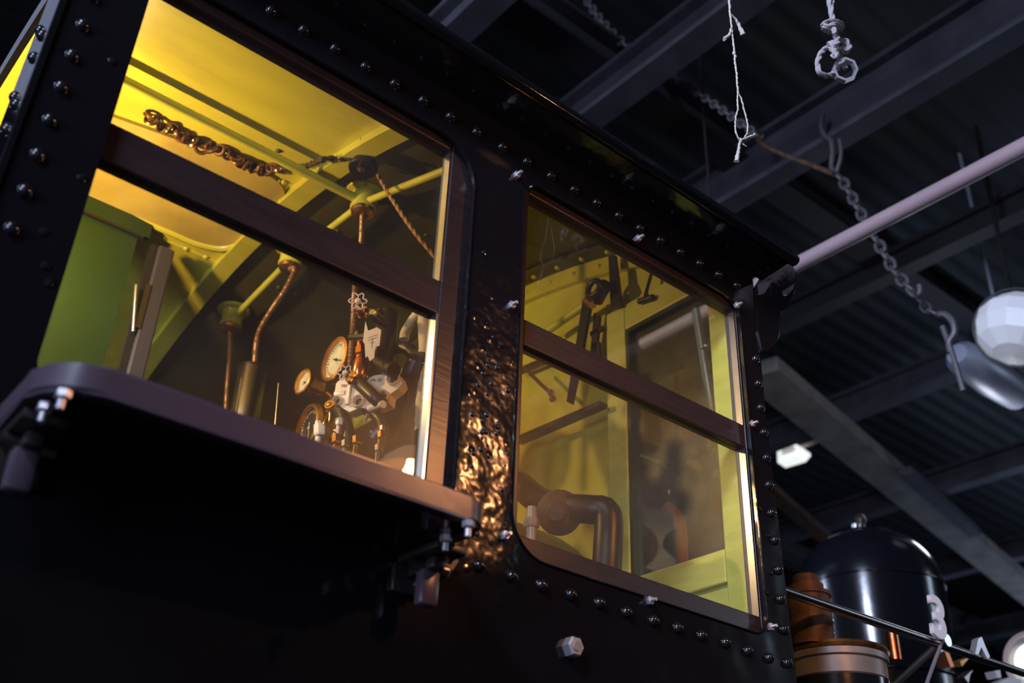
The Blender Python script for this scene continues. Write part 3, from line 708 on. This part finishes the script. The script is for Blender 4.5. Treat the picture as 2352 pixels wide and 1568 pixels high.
b = B(); lathe(b, at(873, 714, x=1.21), (.1, -.1, 1), [(.014, -.006), (.01, 0), (.003, .012), (0, .014)], 8); part('valve_cap', b, 'brass')
b = B(); cyl(b, at(806, 775, x=1.2), at(846, 773, x=1.2), .010, n=12); cyl(b, at(822, 764, x=1.2), at(822, 778, x=1.2), .010, n=10); part('conduit_clamp', b, 'steel_dark', smooth=True)
b = B(); cyl(b, at(831, 780, x=1.215), at(828, 830, x=1.215), .014, n=16); cyl(b, at(828, 800, x=1.212), at(828, 815, x=1.212), .016, n=6); o = part('oil_cup', b, 'copper', smooth=True, label='copper coloured oil cup')
b = B(); lathe(b, at(830, 822, x=1.2), (0, 0, -1), [(0, 0), (.012, 0), (.018, .01), (.02, .05), (.014, .06), (0, .06)], 18); part('oil_cup', b, 'copper', smooth=True)
fitting([at(890, 720, x=1.3), at(886, 770, x=1.3), at(880, 830, x=1.28), at(872, 862, x=1.26)], .032, 'iron', 'steam_turret')
fitting([at(876, 800, x=1.24), at(866, 830, x=1.24), at(905, 850, x=1.24)], .020, 'iron', 'steam_pipe')
# white lagged pipes
for pts, r in (([(928, 780), (930, 765), (943, 742), (958, 722), (966, 716)], .0135), ([(972, 718), (974, 760), (976, 800), (974, 812)], .0165), ([(906, 808), (910, 825), (905, 850)], .009), ([(990, 838), (978, 880), (972, 920), (970, 990)], .019)):
    part('lagged_pipe', tube(B(), smoothpath([at(u, v, x=1.33) for u, v in pts], .006), r, 14, rf=lambda i, s, r=r: r*(1+.07*noise.noise(Vector((s*60, r*900, 0))))), 'lagging', smooth=True)
fitting([at(912, 798, x=1.32), at(935, 800, x=1.33), at(952, 815, x=1.34), at(985, 818, x=1.34)], .018, 'iron', 'steam_pipe')
fitting([at(960, 830, x=1.34), at(930, 900, x=1.34), at(900, 960, x=1.32), at(860, 1010, x=1.30)], .030, 'iron', 'steam_pipe')
# paper tag
tg = [(840, 738), (846, 760), (866, 752), (876, 758), (872, 795), (862, 796), (860, 822), (850, 830), (845, 818), (840, 822), (838, 790), (834, 785)]
nn = Vector((-.86, -.5, 0)).normalized(); ct = at(855, 780, x=1.19)
b = B(); prism(b, [onpl(u, v, ct, nn) for u, v in tg], nn, 0, .0015); tgo = obj('paper_tag', b, 'paper')
tag(tgo, 'crumpled brown paper tag hanging beside the conduit above the silver lubricator', 'tag')
lettering('\u2263\u2261', .010, onpl(855, 775, ct, nn)+nn*.002, rt, upv, tgo, 'ink', 'tag_lines', .0003) if False else None
b = B()
for i, (u0, v0, u1, v1) in enumerate([(845, 777, 868, 769), (845, 783, 867, 775), (850, 789, 862, 786), (856, 776, 855, 800)]):
    tube(b, [onpl(u0, v0, ct, nn)+nn*.002, onpl(u1, v1, ct, nn)+nn*.002], .0005, 4)
obj('ink_lines', b, 'ink', tgo)
# try cocks and small valves low in the window
ring = at(757, 930, x=1.16); b = B(); lathe(b, ring, (-.8, -.5, .1), [(.007, -.003), (.013, -.003), (.0145, 0), (.013, .004), (.007, .004), (.006, 0)], 24)
rp = smoothpath([at(756, 944, x=1.16), at(750, 955, x=1.16), at(744, 972, x=1.16), at(750, 976, x=1.16), at(756, 968, x=1.16), at(758, 948, x=1.16)], .003)
tube(b, rp, .0022, 8, closed=True); lathe(b, ring, (-.8, -.5, .1), [(0, .006), (.004, .005), (.005, 0)], 12)
part('cock_handle', b, 'brass', smooth=True, label='bright brass ring handle')
for (u, v, m, r) in [(733, 990, 'silver', .017), (772, 1010, 'brass', .013), (818, 1012, 'brass', .011), (875, 1000, 'brass', .010), (772, 995, 'steel', .009), (878, 984, 'steel', .007), (730, 975, 'silver', .009), (778, 970, 'silver', .010), (868, 1030, 'steel', .009), (792, 1020, 'steel', .010)]:
    b = B(); c = at(u, v, x=1.19); hexnut(b, c+Vector((0, 0, r)), (0.1, -.1, -1), r, r*1.9); cyl(b, c+Vector((0, 0, -r)), c+Vector((.0, 0, -r*4)), r*.5, n=10); part('try_cock', b, m)
fitting([at(770, 920, x=1.22), at(790, 960, x=1.22), at(800, 1000, x=1.22), at(798, 1050, x=1.22)], .018, 'iron', 'water_column')
fitting([at(840, 940, x=1.24), at(870, 960, x=1.26), at(880, 990, x=1.26), at(872, 1050, x=1.26)], .014, 'iron', 'steam_pipe')
b = B(); cyl(b, at(845, 950, x=1.2), at(838, 968, x=1.2), .0045, n=8); part('drip_tube', b, 'steel')
b = B(); cyl(b, at(850, 938, x=1.21), at(880, 928, x=1.21), .010, n=12); part('union_nut', b, 'silver', smooth=True)

# gear seen through the front window: hanger arms, quadrant, brackets on front wall
def fpoly(name, pts, x, m, th=.01, lab=None):
    return part(name, prism(B(), [at(u, v, x=x) for u, v in pts], (-1, 0, 0), 0, th), m, label=lab)
fpoly('lever_arm', [(1345, 690), (1362, 700), (1338, 835), (1318, 930), (1308, 925), (1328, 800)], 1.84, 'iron', .012)
fpoly('lever_arm', [(1405, 592), (1418, 590), (1432, 705), (1410, 712)], 1.86, 'iron', .014)
b = B(); c = at(1370, 690, x=1.83); cyl(b, c, c+Vector((-.02, -.06, .02)), .02, n=16); torus(b, c+Vector((-.03, -.02, .02)), (-1, 0, 0), .024, .009); part('reverse_shaft_clamp', b, 'iron', smooth=True)
b = B(); cyl(b, at(1362, 700, x=1.82), at(1348, 690, x=1.82), .013, n=14); part('shaft_boss', b, 'brass_dull', smooth=True)
part('cross_shaft', cyl(B(), at(1255, 762, x=1.84), at(1345, 700, x=1.84), .012, n=14), 'paint', smooth=True)
for pts in ([(1370, 720), (1382, 728), (1370, 860), (1356, 860)], [(1360, 765), (1388, 750), (1390, 758), (1362, 775)], [(1366, 792), (1380, 786), (1384, 830), (1366, 836)]):
    fpoly('hanger_link', pts, 1.86, 'iron', .01)
b = B(); tube(b, [at(1498, 622, x=1.88), at(1482, 680, x=1.86)], .005, 8); part('door_stay', b, 'iron')
b = B(); cyl(b, at(1468, 692, x=1.855), at(1500, 682, x=1.855), .009, n=12); part('door_latch', b, 'iron', smooth=True)
b = B(); tube(b, [at(1203, 842, x=1.8), at(1240, 880, x=1.8), at(1262, 900, x=1.8)], .006, 8); part('small_pipe', b, 'rust')
for (u, v) in [(1268, 902), (1272, 916)]:
    b = B(); hexnut(b, at(u, v, x=1.8), (-1, -.2, -.3), .011, .012); part('pipe_union', b, 'brass')
part('shelf_angle', prism(B(), [at(1200, 1010, x=1.85), at(1395, 928, x=1.85), at(1395, 938, x=1.85), at(1200, 1022, x=1.85)], (-1, 0, 0), 0, .03), 'iron')
part('shelf_angle', prism(B(), [at(1200, 850, x=1.88), at(1260, 825, x=1.88), at(1260, 835, x=1.88), at(1200, 860, x=1.88)], (-1, 0, 0), 0, .02), 'iron')
# injector steam valve low in the front window
fitting([at(1190, 1110, x=1.6), at(1240, 1150, x=1.6), at(1300, 1165, x=1.6), at(1360, 1170, x=1.62), at(1395, 1180, x=1.64), at(1396, 1260, x=1.64), at(1392, 1330, x=1.64)], .034, 'iron', 'injector_pipe')
b = B(); c = at(1222, 1165, x=1.5); cyl(b, c, c+Vector((0, 0, -.03)), .012, .014, n=14); hexnut(b, c+Vector((0, 0, -.03)), (0, 0, -1), .019, .02); cyl(b, c+Vector((0, 0, -.05)), c+Vector((0, 0, -.09)), .012, n=14); part('injector_valve', b, 'band', smooth=True)
b = B(); c = at(1300, 1190, x=1.6); lathe(b, c+Vector((0, .02, .02)), (-.6, -.5, -.3), [(0, 0), (.05, 0), (.055, .02), (.03, .05), (.02, .07), (0, .07)], 24); part('injector_body', b, 'rust', smooth=True)

# ------------------------------------------------------------------ ahead of the cab: boiler, dome, pump, handrail
bm = B(); lathe(bm, (1.93, YC, 1.86), (1, 0, 0), [(0, 0), (.78, 0), (.78, 4.6), (0, 4.6)], 64); part('boiler', bm, 'black_dome', smooth=True)
bm = B(); box(bm, .2, 7.0, .05, 2.3, 1.0, 1.1); box(bm, .4, 6.8, .5, 1.7, .62, 1.0); part('running_board', bm, 'iron')
whl = B(); lathe(whl, (0, 0, 0), (0, 1, 0), [(0, 0), (.5, 0), (.54, .03), (.5, .1), (0, .1)], 40)
w0 = obj('wheel', whl, 'iron', LOC, True)
for i, (x, y) in enumerate([(1.4, .4), (2.6, .4), (3.8, .4), (1.4, 1.7), (2.6, 1.7), (3.8, 1.7)]):
    o = w0 if i == 0 else w0.copy()
    if i: COL.objects.link(o)
    o.parent = LOC; o.location = Vector((x, y, .545)) - LOC.location
DX, DY, DR = 4.04, 1.1, .305
bm = B(); prof = [(DR, 0), (DR, 1.02)]
for k in range(1, 15):
    a = .5*PI*k/15; prof.append((.08+(DR-.08)*math.cos(a), 1.025+.245*math.sin(a)))
prof += [(0, 1.272)]
lathe(bm, (DX, DY, 2.1), (0, 0, 1), [(0, 0)]+prof, 72); dome = part('sand_dome', bm, 'black_dome', smooth=True, label='big glossy black dome')
obj('dome_seam', torus(B(), (DX, DY, 3.12), (0, 0, 1), DR+.001, .004, 72), 'black_dome', dome, True)
obj('dome_seam', torus(B(), (DX, DY, 2.73), (0, 0, 1), DR+.001, .009, 72), 'black_dome', dome, True)
bm = B(); lathe(bm, (DX, DY, 3.366), (0, 0, 1), [(.130, -.02), (.142, -.003), (.135, .008), (.06, .026), (0, .03)], 48); obj('dome_lid', bm, 'black_dome', dome, True)
bm = B(); lathe(bm, (DX, DY, 3.39), (0, 0, 1), [(.03, 0), (.03, .02), (.018, .04), (.03, .065), (.02, .09), (0, .095)], 20); lathe(bm, (DX-.09, DY-.03, 3.37), (0, 0, 1), [(.02, 0), (.02, .03), (0, .04)], 14); obj('lid_knob', bm, 'steel', dome, True)
# handrail
r0, r1 = at(1812, 1362, y=.16), at(2420, 1568, y=.16)
hr = part('handrail', cyl(B(), (r0.x-.1, .16, r0.z), (r1.x+.1, .16, r1.z), .012, n=16), 'steel_dark', smooth=True)
for u, v in [(2163, 1473)]:
    c = at(u, v, y=.16); b = B(); lathe(b, c, (0, 1, 0), [(0, -.02), (.018, -.02), (.02, 0), (.018, .02), (0, .02)], 14); cyl(b, c, (c.x, .60, c.z-.25), .012, n=10); obj('handrail_stanchion', b, 'steel', hr, True)
c = at(2163, 1473, y=.15); pts = [c, at(2158, 1490, y=.15), at(2148, 1515, y=.15), at(2125, 1580, y=.15), at(2110, 1640, y=.15)]
part('rail_stay_wire', tube(B(), smoothpath(pts, .01), .005, 8), 'steelbolt', smooth=True)
# silver figure 3
cn = at(2153, 1424, y=.14); n3 = lettering('3', .17, cn, (1, 0, -.12), (.12, 0, 1), LOC, 'numwhite', 'number_plate_figure', .006, bold=.004)
# air pump beside boiler
pu = at(1925, 1568, y=.26); zt = at(1925, 1530, y=.26).z
bm = B(); lathe(bm, (pu.x, .26, zt+.03), (0, 0, -1), [(0, 0), (.05, 0), (.125, .006), (.135, .014), (.135, .03), (.128, .034), (.128, .075), (.122, .08), (.122, .5), (0, .5)], 48)
pump = part('air_pump', bm, 'band', smooth=True, label='round air pump with a worn grey top band')
bm = B(); lathe(bm, (pu.x, .26, zt-.05), (0, 0, -1), [(.1295, 0), (.1295, .3)], 48); obj('pump_jacket', bm, 'black_dome', pump, True)
bm = B(); lathe(bm, (pu.x, .26, zt+.034), (0, 0, -1), [(0, 0), (.136, 0), (.14, .008), (.136, .016)], 48); obj('pump_head', bm, 'brass_dull', pump, True)
vc = at(1862, 1440, y=.26); bm = B(); lathe(bm, (vc.x, .26, zt+.03), (0, 0, 1), [(0, 0), (.058, 0), (.058, .13), (.062, .132), (.062, .142), (.045, .146), (.045, .165), (.035, .168), (.035, .19), (0, .19)], 32)
obj('valve_chest', bm, 'rust', pump, True, 'rusty brown cylinder')
bm = B()
for u, v in [(1903, 1392), (1904, 1425), (1906, 1455), (1908, 1480)]:
    c = at(u, v, y=.27); lathe(bm, c, (0, -1, 0), [(.016, -.01), (.016, .006), (.01, .012), (0, .014)], 14)
obj('pump_nut', bm, 'steel', pump, True)
bm = B(); cyl(bm, at(1890, 1392, y=.3), at(1908, 1502, y=.3), .008, n=10); obj('pump_rod', bm, 'steel', pump, True)
# lamp bracket pieces further forward
b = B(); pl = [(2240, 1502), (2247, 1466), (2255, 1462), (2262, 1480), (2274, 1508), (2268, 1512), (2254, 1485), (2248, 1502)]
part('rail_bracket', prism(B(), [at(u, v, y=.14) for u, v in pl], (0, 1, 0), 0, .02), 'steelbolt')
for pts, m in (([(2170, 1495), (2180, 1500), (2192, 1530), (2184, 1532), (2176, 1512)], 'copper'), ([(2285, 1540), (2297, 1538), (2300, 1556), (2291, 1556)], 'steelbolt'), ([(2215, 1555), (2235, 1538), (2228, 1550), (2225, 1568)], 'steel'), ([(2205, 1518), (2228, 1508), (2210, 1530)], 'brass_dull'), ([(2290, 1568), (2320, 1555), (2345, 1560), (2352, 1590), (2300, 1590)], 'steelbolt')):
    part('whistle_bracket', prism(B(), [at(u, v, y=.5) for u, v in pts], (0, 1, 0), 0, .04), m)
b = B(); c = at(2378, 1522, y=.6); lathe(b, c, (-.8, -.6, -.2), [(.0, -.06), (.10, -.06), (.125, .0), (.125, .03), (.11, .03), (.10, .01)], 32); hl = part('marker_lamp', b, 'steel', smooth=True, label='round lamp casing at the right edge')
b = B(); lathe(b, c, (-.8, -.6, -.2), [(0, .012), (.05, .012), (.08, .008)], 28); obj('marker_lens', b, 'lampwhite', hl, True)

# ------------------------------------------------------------------ lamps
def bulb_lamp(name, loc, label, cord_top, shade_r=.0, bulb_r=.02, shade_m='enamel'):
    t = thing(name, loc, label, 'lamp'); L0 = Vector(loc)
    b = B(); lathe(b, L0+Vector((0, 0, bulb_r*1.2)), (0, 0, -1), [(.012, -.02), (.014, 0), (bulb_r, bulb_r*.9), (bulb_r*.95, bulb_r*1.5), (bulb_r*.5, bulb_r*2.1), (0, bulb_r*2.25)], 20)
    bo = obj('bulb', b, 'bulb', t, True)
    b = B(); cyl(b, L0+Vector((0, 0, .045)), L0+Vector((0, 0, .09)), .018, n=16); obj('socket', b, 'iron', t, True)
    if shade_r:
        b = B(); pr = [(.02, .085), (shade_r*.35, .075), (shade_r*.75, .04), (shade_r, 0), (shade_r*.985, 0), (shade_r*.73, .036), (shade_r*.33, .07), (.018, .08)]
        lathe(b, L0, (0, 0, 1), pr, 40); obj('shade', b, shade_m, t, True)
    b = B(); cyl(b, L0+Vector((0, 0, .09)), Vector((L0.x, L0.y, cord_top)), .004, n=8); obj('cord', b, 'iron', t)
    return t
bulb_lamp('cab_lamp', CABLAMP, 'bare bulb on a cord lighting the cab from behind the rear window edge', zc(CABLAMP[1]), 0, .02)
bulb_lamp('pendant_lamp', OUTLAMP, 'shaded pendant lamp hanging outside the cab, mirrored in the rear window', 5.98, .11, .022)

# white dome lamp at right edge, hanging under roof
c = at(2338, 752, z=4.3); t = thing('shed_lamp', (c.x, c.y, c.z), 'white faceted lamp globe under the roof at the right edge', 'lamp')
b = B(); lathe(b, c, (.25, -.25, 1), [(0, -.16), (.09, -.15), (.16, -.10), (.185, -.02), (.18, .05), (.12, .12), (0, .14)], 12); g = obj('globe', b, 'whiteplastic', t)
b = B(); torus(b, c, (.85, .45, .25), .19, .006, 32, 6); obj('globe_band', b, 'iron', t, True)
b = B(); cyl(b, c+Vector((0, 0, .12)), (c.x+.1, c.y, 5.6), .012, n=10); obj('hanger', b, 'iron', t)
c0, c1 = at(2195, 810, z=4.35), at(2335, 905, z=4.35)
b = B(); d = c1-c0; lathe(b, c0, d, [(0, 0), (.05, .01), (.085, .06), (.10, d.length*.6), (.085, d.length), (0, d.length)], 28); cyl(b, c1, Vector((c1.x, c1.y, 6)), .01, n=8)
tag(obj('shed_projector', b, 'lampgrey', None, True), 'blue grey tubular lamp housing below the white globe', 'lamp')
ll = [(1783, 1000), (1800, 1002), (1843, 1028), (1844, 1034), (1832, 1048), (1786, 1062)]
pts = [at(u, v, x=6.2) for u, v in ll]; b = B(); prism(b, pts, (1, .15, 0), 0, .12)
cc = sum(pts, Vector())/len(pts)
t = thing('hall_floodlight', cc, 'small white lit floodlight beside the cab corner, in front of the roof beams', 'lamp'); obj('lens', b, 'lampwhite', t)
b = B(); prism(b, [cc+(p-cc)*.5 for p in pts], (-1, 0, 0), .0, .02); obj('diffuser', b, mat('grey_diffuser', (.5, .5, .5), .5, emis=(.8, .8, .8), es=.45), t)
b = B(); tube(b, [at(1840, 1026, x=6.3), at(1900, 1003, x=6.3), at(1938, 990, x=6.3), at(1944, 978, x=6.3), at(1942, 970, x=6.3)], .018, 8); obj('arm', b, 'pinkpipe', t, True)

# ------------------------------------------------------------------ overhead pipe, ropes, chains
pa, pb = at(1480, 792, z=4.0), at(2400, 303, z=4.0)
b = B(); cyl(b, (2.9, pa.y, 4.0), (2.9, -3.4, 4.0), .030, n=20); pipe = obj('overhead_pipe', b, 'pinkpipe', None, True)
tag(pipe, 'long pinkish pipe crossing overhead above the cab roof corner', 'pipe')
b = B(); torus(b, (2.9, .9, 4.0), (0, 1, 0), .034, .006); cyl(b, (2.9, .9, 4.03), (2.9, .9, 6), .006, n=8); torus(b, (2.9, -2.6, 4.0), (0, 1, 0), .034, .006); cyl(b, (2.9, -2.6, 4.03), (2.9, -2.6, 6), .006, n=8); obj('pipe_hanger', b, 'iron', pipe)
q0, q1 = at(1598, 712, x=2.55), at(1664, 1110, x=2.55)
b = B(); cyl(b, q0, q1, .016, n=16); b2 = part('stand_pipe', b, 'steel', smooth=True, label='upright bright pipe seen through both windows')
b = B(); c = at(1622, 800, x=2.55); torus(b, c, q1-q0, .016, .006); obj('pipe_coupling', b, 'steel', b2, True)
b = B(); tube(b, smoothpath([at(1440, 1040, x=2.7), at(1490, 1050, x=2.7), at(1530, 1070, x=2.7), at(1556, 1098, x=2.7)], .02), .006, 8); part('bent_pipe', b, 'steel', smooth=True)
p_ = at(2052, 1480, y=.5); b = B(); cyl(b, (p_.x, .5, p_.z-.05), (p_.x, .5, p_.z+.05), .02, n=14); part('feed_and_glint_pipe', b, 'copper', smooth=True)  # copper stub stands in for an orange reflection on the dome
b = B(); tube(b, smoothpath([at(1532, 1165, x=2.3), at(1560, 1200, x=2.3), at(1566, 1300, x=2.3)], .01), .02, 10); part('feed_and_glint_pipe', b, 'redpost', smooth=True)

# twine
yt = -.30
tp = [(1670, -60), (1674, 0), (1677, 30), (1680, 60), (1683, 90), (1686, 115), (1688, 140), (1692, 170), (1694, 200), (1696, 215)]
t = thing('hanging_twine', at(1676, 20, y=yt), 'thin pale frayed twine with a loop at its end, hanging from the dark roof', 'twine')
def twine(pts, r=.0032, name='strand', m='twine', par=None, y=yt, wob=.0012, extra=None):
    P_ = [at(u, v, y=y) for u, v in pts]
    if extra: P_ = [Vector(extra)]+P_
    sp = smoothpath(P_, .006); rr_ = random.Random(int(pts[0][0]))
    sp = [p+Vector((rr_.uniform(-wob, wob), 0, rr_.uniform(-wob, wob))) for p in sp]
    return obj(name, tube(B(), sp, r*.72, 10, lobes=2, pitch=.016, amp=.3, rf=(lambda i, s_, n=len(sp), r=r: r*.72*(.7+1.1*i/n)) if name == 'frayed_end' else None), m, par or t, True)
topx = at(1670, -60, y=yt); twine(tp, extra=(topx.x, yt, 5.1))
twine([(1695, 212), (1694, 235), (1695, 250), (1690, 268), (1689, 290), (1692, 310), (1700, 323)], .0026)
twine([(1696, 212), (1704, 232), (1710, 255), (1716, 280), (1717, 300), (1711, 315), (1701, 322)], .0026)
twine([(1700, 323), (1716, 317), (1728, 313), (1733, 308)], .0030, 'frayed_end'); twine([(1703, 322), (1708, 332), (1714, 336)], .002, 'frayed_end')
twine([(1700, 322), (1697, 340), (1695, 355), (1692, 370)], .0042, 'frayed_end')
twine([(1679, 66), (1675, 80), (1664, 90)], .004, 'frayed_end'); twine([(1680, 34), (1690, 45), (1698, 60), (1706, 78)], .0045, 'frayed_end')
for (u, v, r) in [(1677, 34, .004), (1686, 122, .0055), (1689, 130, .0045), (1701, 322, .0055)]:
    b = B(); c = at(u, v, y=yt); bmesh.ops.create_icosphere(b, subdivisions=2, radius=r, matrix=Matrix.Translation(c) @ Matrix.Diagonal((.8, .8, 1.2, 1))); obj('knot', b, 'twine', t, True)
# rope with octagonal nut
yr = -.42
t2 = thing('hanging_rope', at(1910, 40, y=yr), 'thick grey knotted rope with a small loop and a metal nut on its end', 'rope')
def rope(pts, r=.0085, name='rope_strand', dys=None, extra=None):
    P_ = [at(u, v, y=yr+(dys[i] if dys else 0)) for i, (u, v) in enumerate(pts)]
    if extra: P_ = [Vector(extra)]+P_
    return obj(name, tube(B(), smoothpath(P_, .0018), r*.74, 24, lobes=3, pitch=.036, amp=.26), 'rope', t2, True)
tx = at(1900, -60, y=yr)
rope([(1900, -60), (1905, 0), (1910, 30), (1914, 60), (1921, 85), (1920, 105)], .0085, extra=(tx.x, yr, 5.1))
rope([(1896, 66), (1890, 58), (1900, 50), (1920, 50), (1933, 56), (1934, 64), (1925, 72), (1908, 74), (1894, 68), (1892, 60), (1905, 60), (1920, 56), (1930, 64)], .0075, 'stopper_knot', [0, -.01, -.02, -.02, -.01, .0, .015, .02, .01, -.01, -.025, -.03, -.02])
rope([(1918, 80), (1924, 92), (1918, 104), (1908, 98), (1905, 108), (1916, 116), (1920, 128), (1914, 126)], .0085, 'hitch_knot', [-.01, -.02, -.02, -.01, 0, -.02, -.03, -.02])
rope([(1933, 92), (1944, 96), (1950, 108), (1944, 118), (1936, 108)], .009, 'hitch_knot', [0, -.01, -.015, -.01, 0])
rope([(1912, 108), (1896, 112), (1884, 125), (1878, 145), (1880, 162), (1890, 172), (1904, 174), (1915, 168), (1924, 155), (1930, 140), (1926, 125), (1924, 112)], .0078, 'rope_loop')
rope([(1928, 112), (1932, 128), (1937, 145), (1942, 158)], .0078)
cn_ = at(1940, 162, y=yr-.02); b = B(); lathe(b, cn_, (-.62, -.68, -.42), [(.024, -.012), (.030, -.012), (.032, .0), (.030, .012), (.024, .012), (.022, 0), (.024, -.012)], 8)
obj('octagonal_nut', b, 'steelbolt', t2, label='octagonal metal nut')

# chains
def chain(name, uvs, x, L_, r, label, z_top=None, m='chain'):
    pts = smoothpath([at(u, v, x=x) for u, v in uvs], .01)
    t = thing(name, pts[0], label, 'chain'); base = B(); torus(base, (0, 0, 0), (0, 0, 1), L_*.36, r, 16, 7, sx=1.45, sy=.85, u=(1, 0, 0))
    bmesh.ops.recalc_face_normals(base, faces=base.faces)
    me = bpy.data.meshes.new('link'); base.to_mesh(me); base.free(); me.materials.append(M[m])
    for p in me.polygons: p.use_smooth = True
    acc = 0; k = 0; last = pts[0]
    for i in range(1, len(pts)):
        acc += (pts[i]-pts[i-1]).length
        if acc >= L_*.78:
            d = (pts[i]-last).normalized(); u_, w_ = frame_of(d)
            if k % 2: u_, w_ = w_, -u_
            R_ = Matrix((d, u_, d.cross(u_))).transposed().to_4x4(); R_.translation = (pts[i]+last)/2 - pts[0]
            o = bpy.data.objects.new('link', me); COL.objects.link(o); o.parent = t; o.matrix_local = R_
            last = pts[i]; acc = 0; k += 1
    return t
ch = chain('hoist_chain', [(1921, 398), (1945, 430), (1972, 480), (2000, 530), (2030, 580), (2060, 630), (2090, 660), (2104, 672)], 3.35, .062, .0085, 'heavy slack chain hanging below the grey roof beam behind the pink pipe')
X3 = 3.35
b = B(); tube(b, smoothpath([at(1890, 262, x=X3), at(1886, 290, x=X3), at(1895, 312, x=X3), at(1908, 322, x=X3), at(1912, 350, x=X3), at(1910, 385, x=X3), at(1920, 400, x=X3)], .02), .012, 8); obj('chain_strop', b, 'chain', ch, True)
b = B(); tube(b, smoothpath([at(1928, 320, x=X3), at(1932, 350, x=X3), at(1928, 375, x=X3), at(1920, 398, x=X3)], .02), .009, 8); obj('chain_strop', b, 'chain', ch, True)
b = B(); tube(b, smoothpath([at(2085, 662, x=X3), at(2095, 675, x=X3), at(2104, 680, x=X3), at(2113, 672, x=X3), at(2112, 655, x=X3)], .01), .012, 8); obj('chain_hook', b, 'chain', ch, True)
ch2 = chain('tail_chain', [(2106, 680), (2125, 705), (2145, 722), (2160, 722)], X3, .055, .007, 'short chain tail below the hook, ending in a large iron hook and bar')
b = B(); tube(b, smoothpath([at(2150, 722, x=X3), at(2172, 722, x=X3), at(2188, 738, x=X3), at(2192, 765, x=X3), at(2180, 785, x=X3), at(2184, 810, x=X3)], .01), .013, 8)
tube(b, [at(2165, 750, x=X3), at(2180, 790, x=X3), at(2196, 840, x=X3), at(2213, 898, x=X3)], .011, 8); obj('crane_hook', b, 'chain', ch2, True)
ch3 = chain('slack_chain', [(1340, -10), (1375, 40), (1420, 90), (1470, 130), (1505, 150)], 2.55, .06, .008, 'thick slack chain crossing the dark roof at the top, left of the twine')
ch4 = chain('thin_chain', [(1515, 152), (1560, 185), (1620, 225), (1680, 268), (1740, 312)], 2.8, .05, .006, 'thin dark chain running from the roof beam to the iron rod')
b = B(); tube(b, smoothpath([at(1740, 312, x=3.2), at(1748, 330, x=3.2), at(1800, 355, x=3.2), at(1860, 378, x=3.2), at(1915, 400, x=3.2)], .03), .012, 8); torus(b, at(1745, 312, x=3.2), (1, 0, 0), .02, .008)
obj('iron_rod', b, 'rust', ch, True, 'bent rusty rod')
